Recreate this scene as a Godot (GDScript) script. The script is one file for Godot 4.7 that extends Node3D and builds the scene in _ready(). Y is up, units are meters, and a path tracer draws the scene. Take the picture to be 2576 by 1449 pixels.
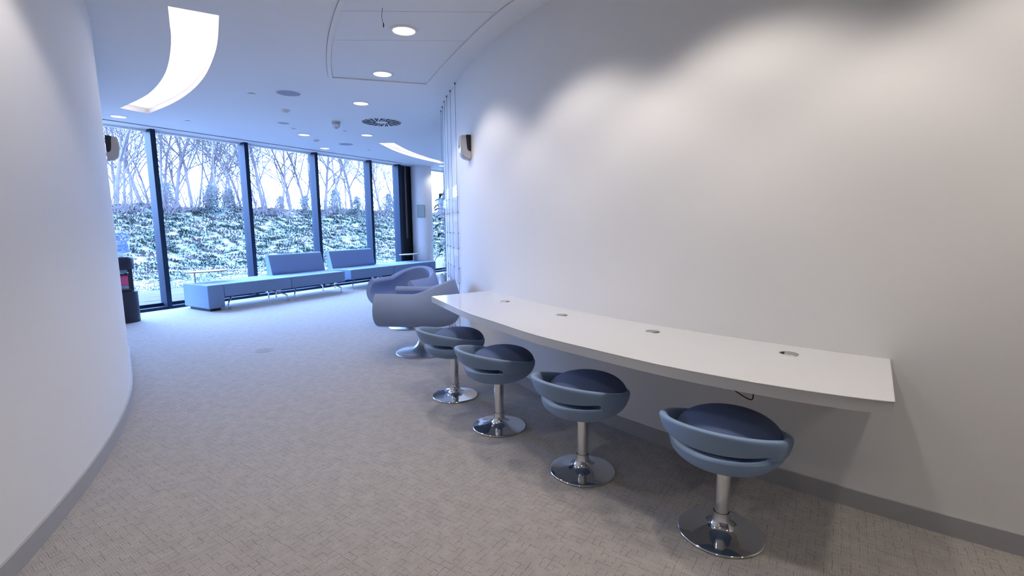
extends Node3D
# A curved office lobby: worktop with four stools along a white wall, swivel chairs, a window front on a frosty bank.

const CEIL := 2.868
const U := Vector3(0.515, 0, -0.857)      # along the window front
const N_IN := Vector3(0.857, 0, 0.515)    # from the glass into the room
const W0 := Vector3(-5.73, 0, -7.93)      # foot of the first mullion in view
const L_MID := Vector2(-9.838, 1.332)     # middle of the left wall's curve
const L_RAD := 8.468

var used := {}
var mats := {}
var rng := RandomNumberGenerator.new()


# ---------------------------------------------------------------- mesh builder
class MB:
	var v := PackedVector3Array()
	var n := PackedVector3Array()
	var uv := PackedVector2Array()
	var c := PackedColorArray()
	var ix := PackedInt32Array()
	var tint := Color.WHITE
	var colored := false

	func vert(p: Vector3, nn: Vector3, t := Vector2.ZERO) -> int:
		v.append(p)
		n.append(nn)
		uv.append(t)
		c.append(tint)
		return v.size() - 1

	# three corners whose face looks along +normal (front faces run clockwise)
	func tri(a: int, b: int, d: int) -> void:
		var g := (v[d] - v[a]).cross(v[b] - v[a])
		if g.dot(n[a] + n[b] + n[d]) < 0.0:
			ix.append_array([a, d, b])
		else:
			ix.append_array([a, b, d])

	func quad(a: Vector3, b: Vector3, d: Vector3, e: Vector3, nn: Vector3) -> void:
		var k := v.size()
		for p in [a, b, d, e]:
			vert(p, nn, Vector2(p.x, p.z))
		tri(k, k + 1, k + 2)
		tri(k, k + 2, k + 3)

	# rows of points; smooth inside; normals are turned away from «away» (or along «along»)
	func grid(rows: Array, wrap_u := false, wrap_v := false, away = null, along = null) -> void:
		var h := rows.size()
		var w: int = rows[0].size()
		var k := v.size()
		var nn := PackedVector3Array()
		nn.resize(h * w)
		var hh := h if wrap_v else h - 1
		var ww := w if wrap_u else w - 1
		var tris := []
		for j in hh:
			for i in ww:
				var a := j * w + i
				var b := j * w + (i + 1) % w
				var d := ((j + 1) % h) * w + (i + 1) % w
				var e := ((j + 1) % h) * w + i
				for t in [[a, b, d], [a, d, e]]:
					var pa: Vector3 = rows[t[0] / w][t[0] % w]
					var pb: Vector3 = rows[t[1] / w][t[1] % w]
					var pd: Vector3 = rows[t[2] / w][t[2] % w]
					var g := (pb - pa).cross(pd - pa)
					if g.length_squared() > 1e-18:
						nn[t[0]] += g
						nn[t[1]] += g
						nn[t[2]] += g
						tris.append(t)
		# vertices that coincide (poles, seams) share normals
		var score := 0.0
		for j in h:
			for i in w:
				var p: Vector3 = rows[j][i]
				if along != null:
					score += nn[j * w + i].dot(along)
				else:
					var ref: Vector3 = away if away != null else Vector3.ZERO
					score += nn[j * w + i].dot(p - ref)
		var s := 1.0 if score >= 0.0 else -1.0
		for j in h:
			for i in w:
				vert(rows[j][i], (nn[j * w + i] * s).normalized() if nn[j * w + i].length_squared() > 0 else Vector3.UP, Vector2(float(i) / w, float(j) / h))
		for t in tris:
			tri(k + t[0], k + t[1], k + t[2])

	func fan(ring: Array, nn: Vector3) -> void:
		var mid := Vector3.ZERO
		for p in ring:
			mid += p
		mid /= ring.size()
		var m := vert(mid, nn)
		var k := v.size()
		for p in ring:
			vert(p, nn)
		for i in ring.size():
			tri(m, k + i, k + (i + 1) % ring.size())

	# profile [(r, y), ...] turned about an upright axis at «at»
	func lathe(prof: Array, at := Vector3.ZERO, seg := 32, sharp := false) -> void:
		var parts := [prof]
		if sharp:
			parts = []
			for i in prof.size() - 1:
				parts.append([prof[i], prof[i + 1]])
		var low := 1e9
		var high := -1e9
		for p in prof:
			low = minf(low, p.y)
			high = maxf(high, p.y)
		var ref := at + Vector3(0, (low + high) / 2, 0)
		for pr in parts:
			var rows := []
			for p in pr:
				var row := []
				for i in seg:
					var a := TAU * i / seg
					row.append(at + Vector3(p.x * cos(a), p.y, p.x * sin(a)))
				rows.append(row)
			grid(rows, true, false, ref)

	# round tube through points, with one radius or one for each point
	func tube(path: Array, rad, sides := 8, caps := true) -> void:
		var rows := []
		var last := Vector3.ZERO
		for i in path.size():
			var d: Vector3 = (path[mini(i + 1, path.size() - 1)] - path[maxi(i - 1, 0)]).normalized()
			var side := d.cross(Vector3.UP if absf(d.y) < 0.95 else Vector3.RIGHT).normalized()
			if last != Vector3.ZERO:
				side = (last - d * last.dot(d)).normalized()
			last = side
			var up := side.cross(d)
			var r: float = rad[i] if rad is Array else rad
			var row := []
			for k in sides:
				var a := TAU * k / sides
				row.append(path[i] + (side * cos(a) + up * sin(a)) * r)
			rows.append(row)
		tube_rows(rows, path)
		if caps:
			var d0: Vector3 = (path[0] - path[1]).normalized()
			var d1: Vector3 = (path[-1] - path[-2]).normalized()
			fan(rows[0], d0)
			fan(rows[-1], d1)

	func tube_rows(rows: Array, path: Array) -> void:
		var k := v.size()
		var w: int = rows[0].size()
		for j in rows.size():
			for p in rows[j]:
				vert(p, (p - path[j]).normalized())
		for j in rows.size() - 1:
			for i in w:
				var a := k + j * w + i
				var b := k + j * w + (i + 1) % w
				tri(a, b, b + w)
				tri(a, b + w, a + w)

	# box with rounded edges, placed by a transform
	func rbox(size: Vector3, r: float, at := Transform3D(), s := 2) -> void:
		var h := size / 2
		r = minf(r, minf(h.x, minf(h.y, h.z)) * 0.999)
		for axis in 3:
			for sgn in [-1.0, 1.0]:
				var a1 := (axis + 1) % 3
				var a2 := (axis + 2) % 3
				var rows := []
				var nrm := []
				for cu in steps(h[a1], r, s):
					for cv in steps(h[a2], r, s):
						var q := Vector3.ZERO
						q[axis] = sgn * h[axis]
						q[a1] = cu
						q[a2] = cv
						var inner := Vector3(clampf(q.x, -h.x + r, h.x - r), clampf(q.y, -h.y + r, h.y - r), clampf(q.z, -h.z + r, h.z - r))
						var d := (q - inner).normalized()
						rows.append(inner + d * r)
						nrm.append(d)
				var m := steps(h[a1], r, s).size()
				var k := v.size()
				for i in rows.size():
					vert(at * rows[i], (at.basis * nrm[i]).normalized(), Vector2(rows[i][a1], rows[i][a2]))
				for i in m - 1:
					for j in m - 1:
						var o := k + i * m + j
						tri(o, o + 1, o + m + 1)
						tri(o, o + m + 1, o + m)

	func steps(h: float, r: float, s: int) -> Array:
		var out := []
		for i in s + 1:
			out.append(-h + r * (1.0 - tan((1.0 - float(i) / s) * PI / 4)) if false else -h + r * float(i) / s)
		for i in s + 1:
			out.append(h - r + r * float(i) / s)
		return out

	func box(size: Vector3, at := Transform3D()) -> void:
		for axis in 3:
			for sgn in [-1.0, 1.0]:
				var nn := Vector3.ZERO
				nn[axis] = sgn
				var a := Vector3.ZERO
				var b := Vector3.ZERO
				a[(axis + 1) % 3] = size[(axis + 1) % 3] / 2
				b[(axis + 2) % 3] = size[(axis + 2) % 3] / 2
				var m := nn * size[axis] / 2
				quad(at * (m - a - b), at * (m + a - b), at * (m + a + b), at * (m - a + b), (at.basis * nn).normalized())

	# flat outline [(x, z), ...] from y0 up to y1, upper edge rounded by r
	func slab(outline: Array, y0: float, y1: float, r := 0.0) -> void:
		var pts := PackedVector2Array()
		for p in outline:
			pts.append(p)
		var idx := Geometry2D.triangulate_polygon(pts)
		var mid := Vector2.ZERO
		for p in pts:
			mid += p
		mid /= pts.size()
		for f in [[y0, Vector3.DOWN], [y1, Vector3.UP]]:
			var k := v.size()
			for p in pts:
				vert(Vector3(p.x, f[0], p.y), f[1], p)
			for i in range(0, idx.size(), 3):
				tri(k + idx[i], k + idx[i + 1], k + idx[i + 2])
		var m := pts.size()
		var turn := 1.0 if Geometry2D.is_polygon_clockwise(pts) else -1.0
		for i in m:
			var a := pts[i]
			var b := pts[(i + 1) % m]
			if a.distance_to(b) < 1e-6:
				continue
			var e := (b - a).normalized()
			var nn := Vector3(-e.y, 0, e.x) * turn
			quad(Vector3(a.x, y0, a.y), Vector3(b.x, y0, b.y), Vector3(b.x, y1, b.y), Vector3(a.x, y1, a.y), nn)

	func mesh() -> ArrayMesh:
		var arr := []
		arr.resize(Mesh.ARRAY_MAX)
		arr[Mesh.ARRAY_VERTEX] = v
		arr[Mesh.ARRAY_NORMAL] = n
		arr[Mesh.ARRAY_TEX_UV] = uv
		if colored:
			arr[Mesh.ARRAY_COLOR] = c
		arr[Mesh.ARRAY_INDEX] = ix
		var m := ArrayMesh.new()
		m.add_surface_from_arrays(Mesh.PRIMITIVE_TRIANGLES, arr)
		return m


# ---------------------------------------------------------------- scene helpers
func numbered(called: String) -> String:
	var k: int = used.get(called, 0)
	used[called] = k + 1
	return called if k == 0 else "%s_%03d" % [called, k]


func tag(o: Node, label: String, category: String, group := "") -> Node:
	o.set_meta("label", label)
	o.set_meta("category", category)
	if group:
		o.set_meta("group", group)
	return o


func thing(called: String, label: String, category: String, at := Vector3.ZERO, turn := 0.0, group := "") -> Node3D:
	var o := Node3D.new()
	o.name = numbered(called)
	add_child(o)
	o.position = at
	o.rotation.y = turn
	tag(o, label, category, group)
	return o


func part(called: String, mb, m: Material, parent: Node) -> MeshInstance3D:
	var o := MeshInstance3D.new()
	o.name = called
	o.mesh = mb.mesh() if mb is MB else mb
	o.material_override = m
	o.cast_shadow = GeometryInstance3D.SHADOW_CASTING_SETTING_ON
	parent.add_child(o, true)
	return o


func struct(called: String, mb: MB, m: Material) -> MeshInstance3D:
	var o := MeshInstance3D.new()
	o.name = called
	o.mesh = mb.mesh()
	o.material_override = m
	add_child(o, true)
	o.set_meta("kind", "structure")
	return o


func solid(called: String, mb: MB, m: Material, label: String, category: String, group := "") -> MeshInstance3D:
	var o := MeshInstance3D.new()
	o.name = numbered(called)
	o.mesh = mb.mesh()
	o.material_override = m
	add_child(o)
	tag(o, label, category, group)
	return o


func copy_of(o: Node3D, label: String) -> Node3D:
	var c: Node3D = o.duplicate()
	c.name = numbered(String(o.name).rstrip("0123456789").trim_suffix("_"))
	add_child(c)
	c.set_meta("label", label)
	return c


func lin(r: float, g: float, b: float) -> Color:
	return Color(r, g, b).linear_to_srgb()


func mat(called: String, col: Color, rough := 0.8, metal := 0.0) -> StandardMaterial3D:
	var m := StandardMaterial3D.new()
	m.resource_name = called
	m.albedo_color = col
	m.roughness = rough
	m.metallic = metal
	mats[called] = m
	return m


func glow(called: String, col: Color, energy: float) -> StandardMaterial3D:
	var m := mat(called, lin(0.8, 0.8, 0.8), 0.6)
	m.emission_enabled = true
	m.emission = col
	m.emission_energy_multiplier = energy
	return m


func win(s: float, d: float, y := 0.0) -> Vector3:      # s metres along the glass, d metres into the room
	return W0 + U * s + N_IN * d + Vector3(0, y, 0)


func frame_at(p: Vector3) -> Transform3D:                # x along the glass, z into the room
	return Transform3D(Basis(-U, Vector3.UP, N_IN), p) if false else Transform3D(Basis(U, Vector3.UP, U.cross(Vector3.UP)), p)


func smooth_line(pts: Array, per := 6) -> Array:
	var out := []
	for i in pts.size() - 1:
		var a = pts[maxi(i - 1, 0)]
		var b = pts[i]
		var c = pts[i + 1]
		var d = pts[mini(i + 2, pts.size() - 1)]
		for k in per:
			var t := float(k) / per
			out.append(0.5 * ((2 * b) + (c - a) * t + (2 * a - 5 * b + 4 * c - d) * t * t + (3 * b - a - 3 * c + d) * t * t * t))
	out.append(pts[-1])
	return out


func wall_x(z: float) -> float:                          # the right wall's face
	return ((7.56796606e-4 * z + 2.95264108e-2) * z + 0.402169155) * z * z + 2.54049628 * z + 5.44502686


func wall_normal(z: float) -> Vector3:                   # from the right wall into the room
	var dx := (wall_x(z + 0.01) - wall_x(z - 0.01)) / 0.02
	return Vector3(-1, 0, dx).normalized()


func ribbon_wall(line: Array, back: Vector2, y0: float, y1: float, thick: float) -> MB:
	# line of (x, z); «back» says roughly which side the wall's body lies on
	var mb := MB.new()
	var outer := []
	for i in line.size():
		var e: Vector2 = (line[mini(i + 1, line.size() - 1)] - line[maxi(i - 1, 0)]).normalized()
		var s := Vector2(-e.y, e.x)
		if s.dot(back) < 0:
			s = -s
		outer.append(line[i] + s * thick)
	for side in [[line, -1.0], [outer, 1.0]]:
		var rows := [[], []]
		for p in side[0]:
			rows[0].append(Vector3(p.x, y0, p.y))
			rows[1].append(Vector3(p.x, y1, p.y))
		mb.grid(rows, false, false, null, Vector3(back.x, 0, back.y) * side[1])
	for f in [[y0, Vector3.DOWN], [y1, Vector3.UP]]:
		for i in line.size() - 1:
			mb.quad(Vector3(line[i].x, f[0], line[i].y), Vector3(line[i + 1].x, f[0], line[i + 1].y), Vector3(outer[i + 1].x, f[0], outer[i + 1].y), Vector3(outer[i].x, f[0], outer[i].y), f[1])
	for k in [0, line.size() - 1]:
		var e: Vector2 = line[k] - line[1 if k == 0 else k - 1]
		mb.quad(Vector3(line[k].x, y0, line[k].y), Vector3(outer[k].x, y0, outer[k].y), Vector3(outer[k].x, y1, outer[k].y), Vector3(line[k].x, y1, line[k].y), Vector3(e.x, 0, e.y).normalized())
	return mb


# ---------------------------------------------------------------- materials
func noise_image(size: int, freq: float, sd: int, octaves := 3) -> Image:
	var f := FastNoiseLite.new()
	f.seed = sd
	f.frequency = freq
	f.fractal_octaves = octaves
	return f.get_seamless_image(size, size)


func carpet_material() -> StandardMaterial3D:
	var n := 1040                                         # one tile is 1.2 m
	var fine := noise_image(n, 0.30, 3, 2).get_data()
	var broad := noise_image(n, 0.012, 4, 3).get_data()
	var dash := Image.create(n, n, false, Image.FORMAT_L8)
	dash.fill(Color(0, 0, 0))
	var r := RandomNumberGenerator.new()
	r.seed = 77
	var cell := 26
	for j in n / cell:
		for i in n / cell:
			for way in 2:
				if r.randf() > 0.60:
					continue
				var len := r.randi_range(16, 30)
				var g := r.randf_range(0.35, 1.0)
				var x := i * cell + r.randi_range(-2, 2)
				var y := j * cell + r.randi_range(-2, 2)
				for k in len:
					if way == 0:
						dash.fill_rect(Rect2i(posmod(x + k, n), posmod(y + r.randi_range(0, 1), n), 1, 3), Color(g, g, g))
					else:
						dash.fill_rect(Rect2i(posmod(x + r.randi_range(0, 1), n), posmod(y + k, n), 3, 1), Color(g, g, g))
	var dd := dash.get_data()
	var out := PackedByteArray()
	out.resize(n * n * 3)
	var hgt := PackedByteArray()
	hgt.resize(n * n)
	var light := [164.0, 158.0, 151.0]
	var dark := [108.0, 102.0, 98.0]
	for y in n:
		for x in n:
			var at := y * n + x
			var rib := 0.5 + 0.5 * sin((y if ((x / 52 + y / 52) % 2 == 0) else x) * TAU / 8.0)
			var f := (fine[at] - 128) / 255.0
			var w := clampf(dd[at] / 255.0 * (0.62 + f * 0.9), 0.0, 1.0)
			var k := 1.0 + f * 0.48 + (broad[at] - 128) / 255.0 * 0.10 + (rib - 0.5) * 0.09
			for ch in 3:
				out[at * 3 + ch] = clampi(int(lerpf(light[ch], dark[ch], w) * k), 0, 255)
			hgt[at] = clampi(int(120 + f * 130 + rib * 40 - w * 90), 0, 255)
	var m := mat("carpet", Color.WHITE, 0.8)
	m.albedo_texture = ImageTexture.create_from_image(Image.create_from_data(n, n, false, Image.FORMAT_RGB8, out))
	m.heightmap_enabled = true
	m.heightmap_scale = 0.35
	m.heightmap_texture = ImageTexture.create_from_image(Image.create_from_data(n, n, false, Image.FORMAT_L8, hgt))
	m.metallic_specular = 0.4
	m.rim_enabled = true
	m.rim = 0.5
	m.rim_tint = 0.3
	m.uv1_scale = Vector3(1 / 1.2, 1 / 1.2, 1)
	return m


func fabric(called: String, col: Color, scale := 6.0) -> StandardMaterial3D:
	var m := mat(called, col, 0.85)
	if not mats.has("weave_picture"):
		var im := noise_image(256, 0.25, 9, 2)
		im.bump_map_to_normal_map(2.0)
		mats["weave_picture"] = ImageTexture.create_from_image(im)
	m.normal_enabled = true
	m.normal_texture = mats["weave_picture"]
	m.normal_scale = 0.12
	m.uv1_triplanar = true
	m.uv1_scale = Vector3.ONE * scale
	m.rim_enabled = true
	m.rim = 0.35
	m.rim_tint = 0.5
	m.metallic_specular = 0.25
	return m


func make_materials() -> void:
	mat("wall_paint", lin(0.80, 0.795, 0.78), 0.7)
	mat("ceiling_paint", lin(0.80, 0.80, 0.79), 0.8)
	mat("panel_paint", lin(0.76, 0.76, 0.75), 0.6)
	mat("skirting", lin(0.38, 0.38, 0.39), 0.5)
	mat("frame_metal", lin(0.013, 0.027, 0.050), 0.5)
	mats.frame_metal.metallic_specular = 0.3
	mat("dark_panel", lin(0.006, 0.007, 0.012), 0.6)
	var g := mat("pane_glass", Color(0.9, 0.95, 1.0, 0.02), 0.02)
	g.transparency = BaseMaterial3D.TRANSPARENCY_ALPHA
	var a := mat("acrylic", Color(0.72, 0.78, 0.95, 0.085), 0.05)
	a.metallic_specular = 0.18
	a.transparency = BaseMaterial3D.TRANSPARENCY_ALPHA
	var b := mat("bottle_plastic", Color(0.66, 0.80, 1.0, 0.30), 0.08)
	b.transparency = BaseMaterial3D.TRANSPARENCY_ALPHA
	carpet_material()
	var ct := mat("worktop_white", lin(0.66, 0.66, 0.655), 0.12)
	ct.clearcoat_enabled = true
	ct.clearcoat = 0.4
	ct.clearcoat_roughness = 0.05
	mat("chrome", lin(0.72, 0.73, 0.75), 0.06, 1.0)
	mat("brushed_steel", lin(0.55, 0.54, 0.52), 0.3, 1.0)
	mat("black_hole", lin(0.008, 0.008, 0.008), 0.9)
	mat("black_plastic", lin(0.012, 0.013, 0.018), 0.3)
	mat("navy_plastic", lin(0.012, 0.014, 0.03), 0.4)
	mat("white_plastic", lin(0.70, 0.70, 0.70), 0.25)
	mat("silver_plastic", lin(0.52, 0.52, 0.54), 0.22, 0.3)
	mat("cream_plastic", lin(0.58, 0.55, 0.42), 0.5)
	mat("grille_grey", lin(0.30, 0.33, 0.38), 0.7)
	mat("slot_dark", lin(0.015, 0.017, 0.03), 0.8)
	mat("pink_print", lin(0.75, 0.10, 0.22), 0.5)
	mat("pale_blue_print", lin(0.30, 0.45, 0.62), 0.5)
	mat("wire_steel", lin(0.20, 0.20, 0.22), 0.35, 0.6)
	mat("cord_grey", lin(0.06, 0.05, 0.07), 0.6)
	mat("brochure_paper", lin(0.62, 0.62, 0.68), 0.7)
	mat("table_laminate", lin(0.72, 0.66, 0.60), 0.3)
	mat("table_edge", lin(0.30, 0.17, 0.11), 0.5)
	mat("sign_glass", lin(0.33, 0.42, 0.38), 0.15)
	mat("sign_edge", lin(0.10, 0.14, 0.12), 0.3)
	fabric("bench_fabric", lin(0.20, 0.28, 0.43))
	fabric("stool_fabric", lin(0.235, 0.33, 0.49))
	fabric("stool_cushion_fabric", lin(0.11, 0.15, 0.27))
	fabric("lounge_fabric", lin(0.275, 0.345, 0.51))
	glow("lamp_glow", Color(1.0, 0.985, 0.97), 1.6)
	glow("light_panel_glow", Color(1.0, 0.955, 0.92), 1.12)
	mat("leaf_green", lin(0.016, 0.045, 0.022), 0.4)
	mat("pot_grey", lin(0.25, 0.25, 0.26), 0.5)
	mat("paver", lin(0.046, 0.034, 0.028), 0.9)
	mat("paver_pale", lin(0.054, 0.041, 0.034), 0.9)
	mat("bark", lin(0.115, 0.092, 0.092), 0.95)
	mat("bark_pale", lin(0.16, 0.13, 0.13), 0.95)
	mat("shrub_leaf", lin(0.045, 0.06, 0.052), 0.8)
	var t := mat("ground_mix", Color.WHITE, 0.95)
	t.vertex_color_use_as_albedo = true
	var gm := mat("grass_mix", Color.WHITE, 0.95)
	gm.vertex_color_use_as_albedo = true


# ---------------------------------------------------------------- setting
func csg_slab(outline: Array, y0: float, depth: float) -> CSGPolygon3D:
	var p := CSGPolygon3D.new()
	var pts := PackedVector2Array()
	for q in outline:
		pts.append(q)
	p.polygon = pts
	p.depth = depth
	p.rotation.x = PI / 2
	p.position.y = y0
	return p


func cut(parent: CSGShape3D, outline: Array, up: float) -> void:
	# takes an outline [(x, z), ...] out of a csg_slab, from under its lower face up to «up» metres into it
	var c := CSGPolygon3D.new()
	c.name = "recess"
	var pts := PackedVector2Array()
	for q in outline:
		pts.append(q)
	c.polygon = pts
	c.depth = up + 0.1
	c.position.z = 0.1
	c.operation = CSGShape3D.OPERATION_SUBTRACTION
	parent.add_child(c, true)


func circle(mid: Vector2, r: float, seg := 24) -> Array:
	var out := []
	for i in seg:
		out.append(mid + Vector2.from_angle(TAU * i / seg) * r)
	return out


const LAMPS := [[-0.844, -4.083], [-1.307, -5.186], [-1.894, -6.376], [-2.461, -8.545], [-3.501, -8.463], [-3.706, -9.914], [-5.462, -6.995], [-1.80, -12.93], [-0.10, -2.77], [0.64, -1.94], [1.58, -1.15], [-1.49, -2.09], [-0.6, 0.6], [2.65, -0.40]]


func strip_panel(n: int) -> Array:      # outline of a luminous ceiling panel: [one long side, other long side]
	if n == 0:
		return [smooth_line([Vector2(-2.398, -3.617), Vector2(-2.88, -4.34), Vector2(-3.52, -5.16), Vector2(-4.25, -5.90), Vector2(-5.07, -6.522)]),
			smooth_line([Vector2(-2.129, -3.778), Vector2(-2.60, -4.51), Vector2(-3.28, -5.38), Vector2(-4.06, -6.16), Vector2(-4.929, -6.844)])]
	return [smooth_line([Vector2(-2.478, -9.358), Vector2(-2.40, -10.40), Vector2(-2.16, -11.45), Vector2(-1.755, -12.473)]),
		smooth_line([Vector2(-2.192, -9.349), Vector2(-2.11, -10.35), Vector2(-1.90, -11.35), Vector2(-1.591, -12.365)])]


func tray_sides() -> Array:
	return [smooth_line([Vector2(1.3, -0.85), Vector2(0.62, -1.42), Vector2(0.0, -2.05), Vector2(-0.55, -2.70), Vector2(-0.95, -3.20), Vector2(-1.173, -3.548), Vector2(-1.357, -3.905), Vector2(-1.558, -4.349), Vector2(-1.754, -4.856), Vector2(-1.904, -5.305)]),
		smooth_line([Vector2(2.25, -1.40), Vector2(1.62, -1.86), Vector2(1.08, -2.36), Vector2(0.62, -2.87), Vector2(0.28, -3.28), Vector2(0.049, -3.6), Vector2(-0.15, -3.95), Vector2(-0.37, -4.40), Vector2(-0.62, -4.95), Vector2(-0.896, -5.595)])]


func left_line() -> Array:
	var line := []
	var z := 4.2
	while z > -4.2:
		line.append(Vector2(L_MID.x + sqrt(L_RAD * L_RAD - (z - L_MID.y) ** 2), z))
		z -= 0.2
	var p: Vector2 = line[-1]
	line.append_array(smooth_line([p, Vector2(-3.74, -4.59), Vector2(-4.05, -4.97), Vector2(-4.62, -5.57), Vector2(-5.5, -6.40), Vector2(-6.40, -7.23)], 4).slice(1))
	return line


func right_line() -> Array:
	var line := []
	var z := -7.05
	while z < -1.5:
		line.append(Vector2(wall_x(z), z))
		z += 0.15
	var p: Vector2 = line[-1]
	for i in range(1, 13):
		line.append(p + Vector2(0.33, 0.225 - i * 0.004) * i)
	return line


func build_shell() -> void:
	# floor
	var out := [win(-3.5, -0.12), win(9.9, -0.12)]
	var room := [Vector2(out[0].x, out[0].z), Vector2(out[1].x, out[1].z), Vector2(6.6, out[1].z), Vector2(6.6, 4.6), Vector2(-9.0, 4.6), Vector2(-9.0, out[0].z)]
	var mb := MB.new()
	mb.slab(room, -0.25, 0.0)
	var ang := deg_to_rad(-34)
	for i in mb.uv.size():
		mb.uv[i] = mb.uv[i].rotated(ang)
	struct("floor", mb, mats.carpet)
	# ceiling with its recesses
	var c := csg_slab(room, CEIL, 0.4)
	c.name = "ceiling"
	c.material = mats.ceiling_paint
	for k in 2:
		var s := strip_panel(k)
		var o: Array = s[0].duplicate()
		var back: Array = s[1].duplicate()
		back.reverse()
		o.append_array(back)
		cut(c, o, 0.09)
	var ts := tray_sides()
	var o2: Array = ts[0].duplicate()
	var back2: Array = ts[1].duplicate()
	back2.reverse()
	o2.append_array(back2)
	cut(c, o2, 0.05)
	for p in LAMPS:
		cut(c, circle(Vector2(p[0], p[1]), 0.092), 0.14)
	var a := win(-2.2, 0.27)
	var b := win(5.35, 0.27)
	var a2 := win(-2.2, 0.36)
	var b2 := win(5.35, 0.36)
	cut(c, [Vector2(a.x, a.z), Vector2(b.x, b.z), Vector2(b2.x, b2.z), Vector2(a2.x, a2.z)], 0.12)
	add_child(c)
	c.set_meta("kind", "structure")
	# walls
	struct("wall_left", ribbon_wall(left_line(), Vector2(-1, 0.2), 0.0, CEIL + 0.02, 0.3), mats.wall_paint)
	struct("wall_right", ribbon_wall(right_line(), Vector2(1, -0.5), 0.0, CEIL + 0.02, 0.25), mats.wall_paint)
	struct("wall_back", ribbon_wall([Vector2(-3.5, 4.2), Vector2(6.5, 4.2)], Vector2(0, 1), 0.0, CEIL + 0.02, 0.3), mats.wall_paint)
	var far := win(9.65, -0.1)
	struct("wall_far", ribbon_wall([Vector2(far.x - 0.3, far.z), Vector2(6.5, far.z)], Vector2(0, -1), 0.0, CEIL + 0.02, 0.3), mats.wall_paint)
	struct("wall_side", ribbon_wall([Vector2(6.3, 4.4), Vector2(6.3, far.z - 0.2)], Vector2(1, 0), 0.0, CEIL + 0.02, 0.3), mats.wall_paint)
	# skirting boards
	for side in 2:
		var line := left_line() if side == 0 else right_line()
		var inner := []
		for i in line.size():
			var e: Vector2 = (line[mini(i + 1, line.size() - 1)] - line[maxi(i - 1, 0)]).normalized()
			var s := Vector2(-e.y, e.x)
			var want := Vector2(1, -0.2) if side == 0 else Vector2(-1, 0.5)
			if s.dot(want) < 0:
				s = -s
			inner.append(line[i] + s * 0.012)
		struct("baseboard_left" if side == 0 else "baseboard_right", ribbon_wall(inner, Vector2(-1, 0.2) if side == 0 else Vector2(1, -0.5), 0.0, 0.088, 0.014), mats.skirting)


func build_tray() -> void:
	var t := Node3D.new()
	t.name = "trim_1"
	t.set_meta("kind", "structure")
	add_child(t)
	var ts := tray_sides()
	var l: Array = ts[0]
	var r: Array = ts[1]
	var n := l.size()
	# frame: two side strips and the end strip, a little proud of the ceiling
	for side in 2:
		var mb := MB.new()
		var a: Array = l if side == 0 else r
		var b: Array = r if side == 0 else l
		var o := []
		var i2 := []
		for i in n:
			var d: Vector2 = (b[i] - a[i]).normalized()
			o.append(a[i] + d * 0.003)
			i2.append(a[i] + d * 0.042)
		i2.reverse()
		o.append_array(i2)
		mb.slab(o, CEIL - 0.009, CEIL + 0.02)
		part("frame_strip", mb, mats.ceiling_paint, t)
	var mbe := MB.new()
	var e: Vector2 = (l[-1] - l[-2]).normalized()
	mbe.slab([l[-1] - e * 0.005, r[-1] - e * 0.005, r[-1] - e * 0.040, l[-1] - e * 0.040], CEIL - 0.0085, CEIL + 0.02)
	part("frame_strip", mbe, mats.ceiling_paint, t)
	# panels between the seams
	var seams := [0, 9, 18, 27, 33, 41, n - 1]
	for k in seams.size() - 1:
		var o := []
		var back := []
		for i in range(seams[k], seams[k + 1] + 1):
			var d: Vector2 = (r[i] - l[i]).normalized()
			o.append(l[i] + d * 0.045)
			back.append(r[i] - d * 0.045)
		var along0: Vector2 = (o[1] - o[0]).normalized() * 0.0028
		o[0] += along0
		back[0] += along0
		o[-1] -= along0 * (1.0 if k < seams.size() - 2 else 15.5)
		back[-1] -= along0 * (1.0 if k < seams.size() - 2 else 15.5)
		back.reverse()
		o.append_array(back)
		var c := csg_slab(o, CEIL + 0.002, 0.02)
		c.name = "panel"
		c.material = mats.panel_paint
		for p in LAMPS:
			if Geometry2D.is_point_in_polygon(Vector2(p[0], p[1]), PackedVector2Array(o)):
				cut(c, circle(Vector2(p[0], p[1]), 0.092), 0.3)
		t.add_child(c, true)


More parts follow.
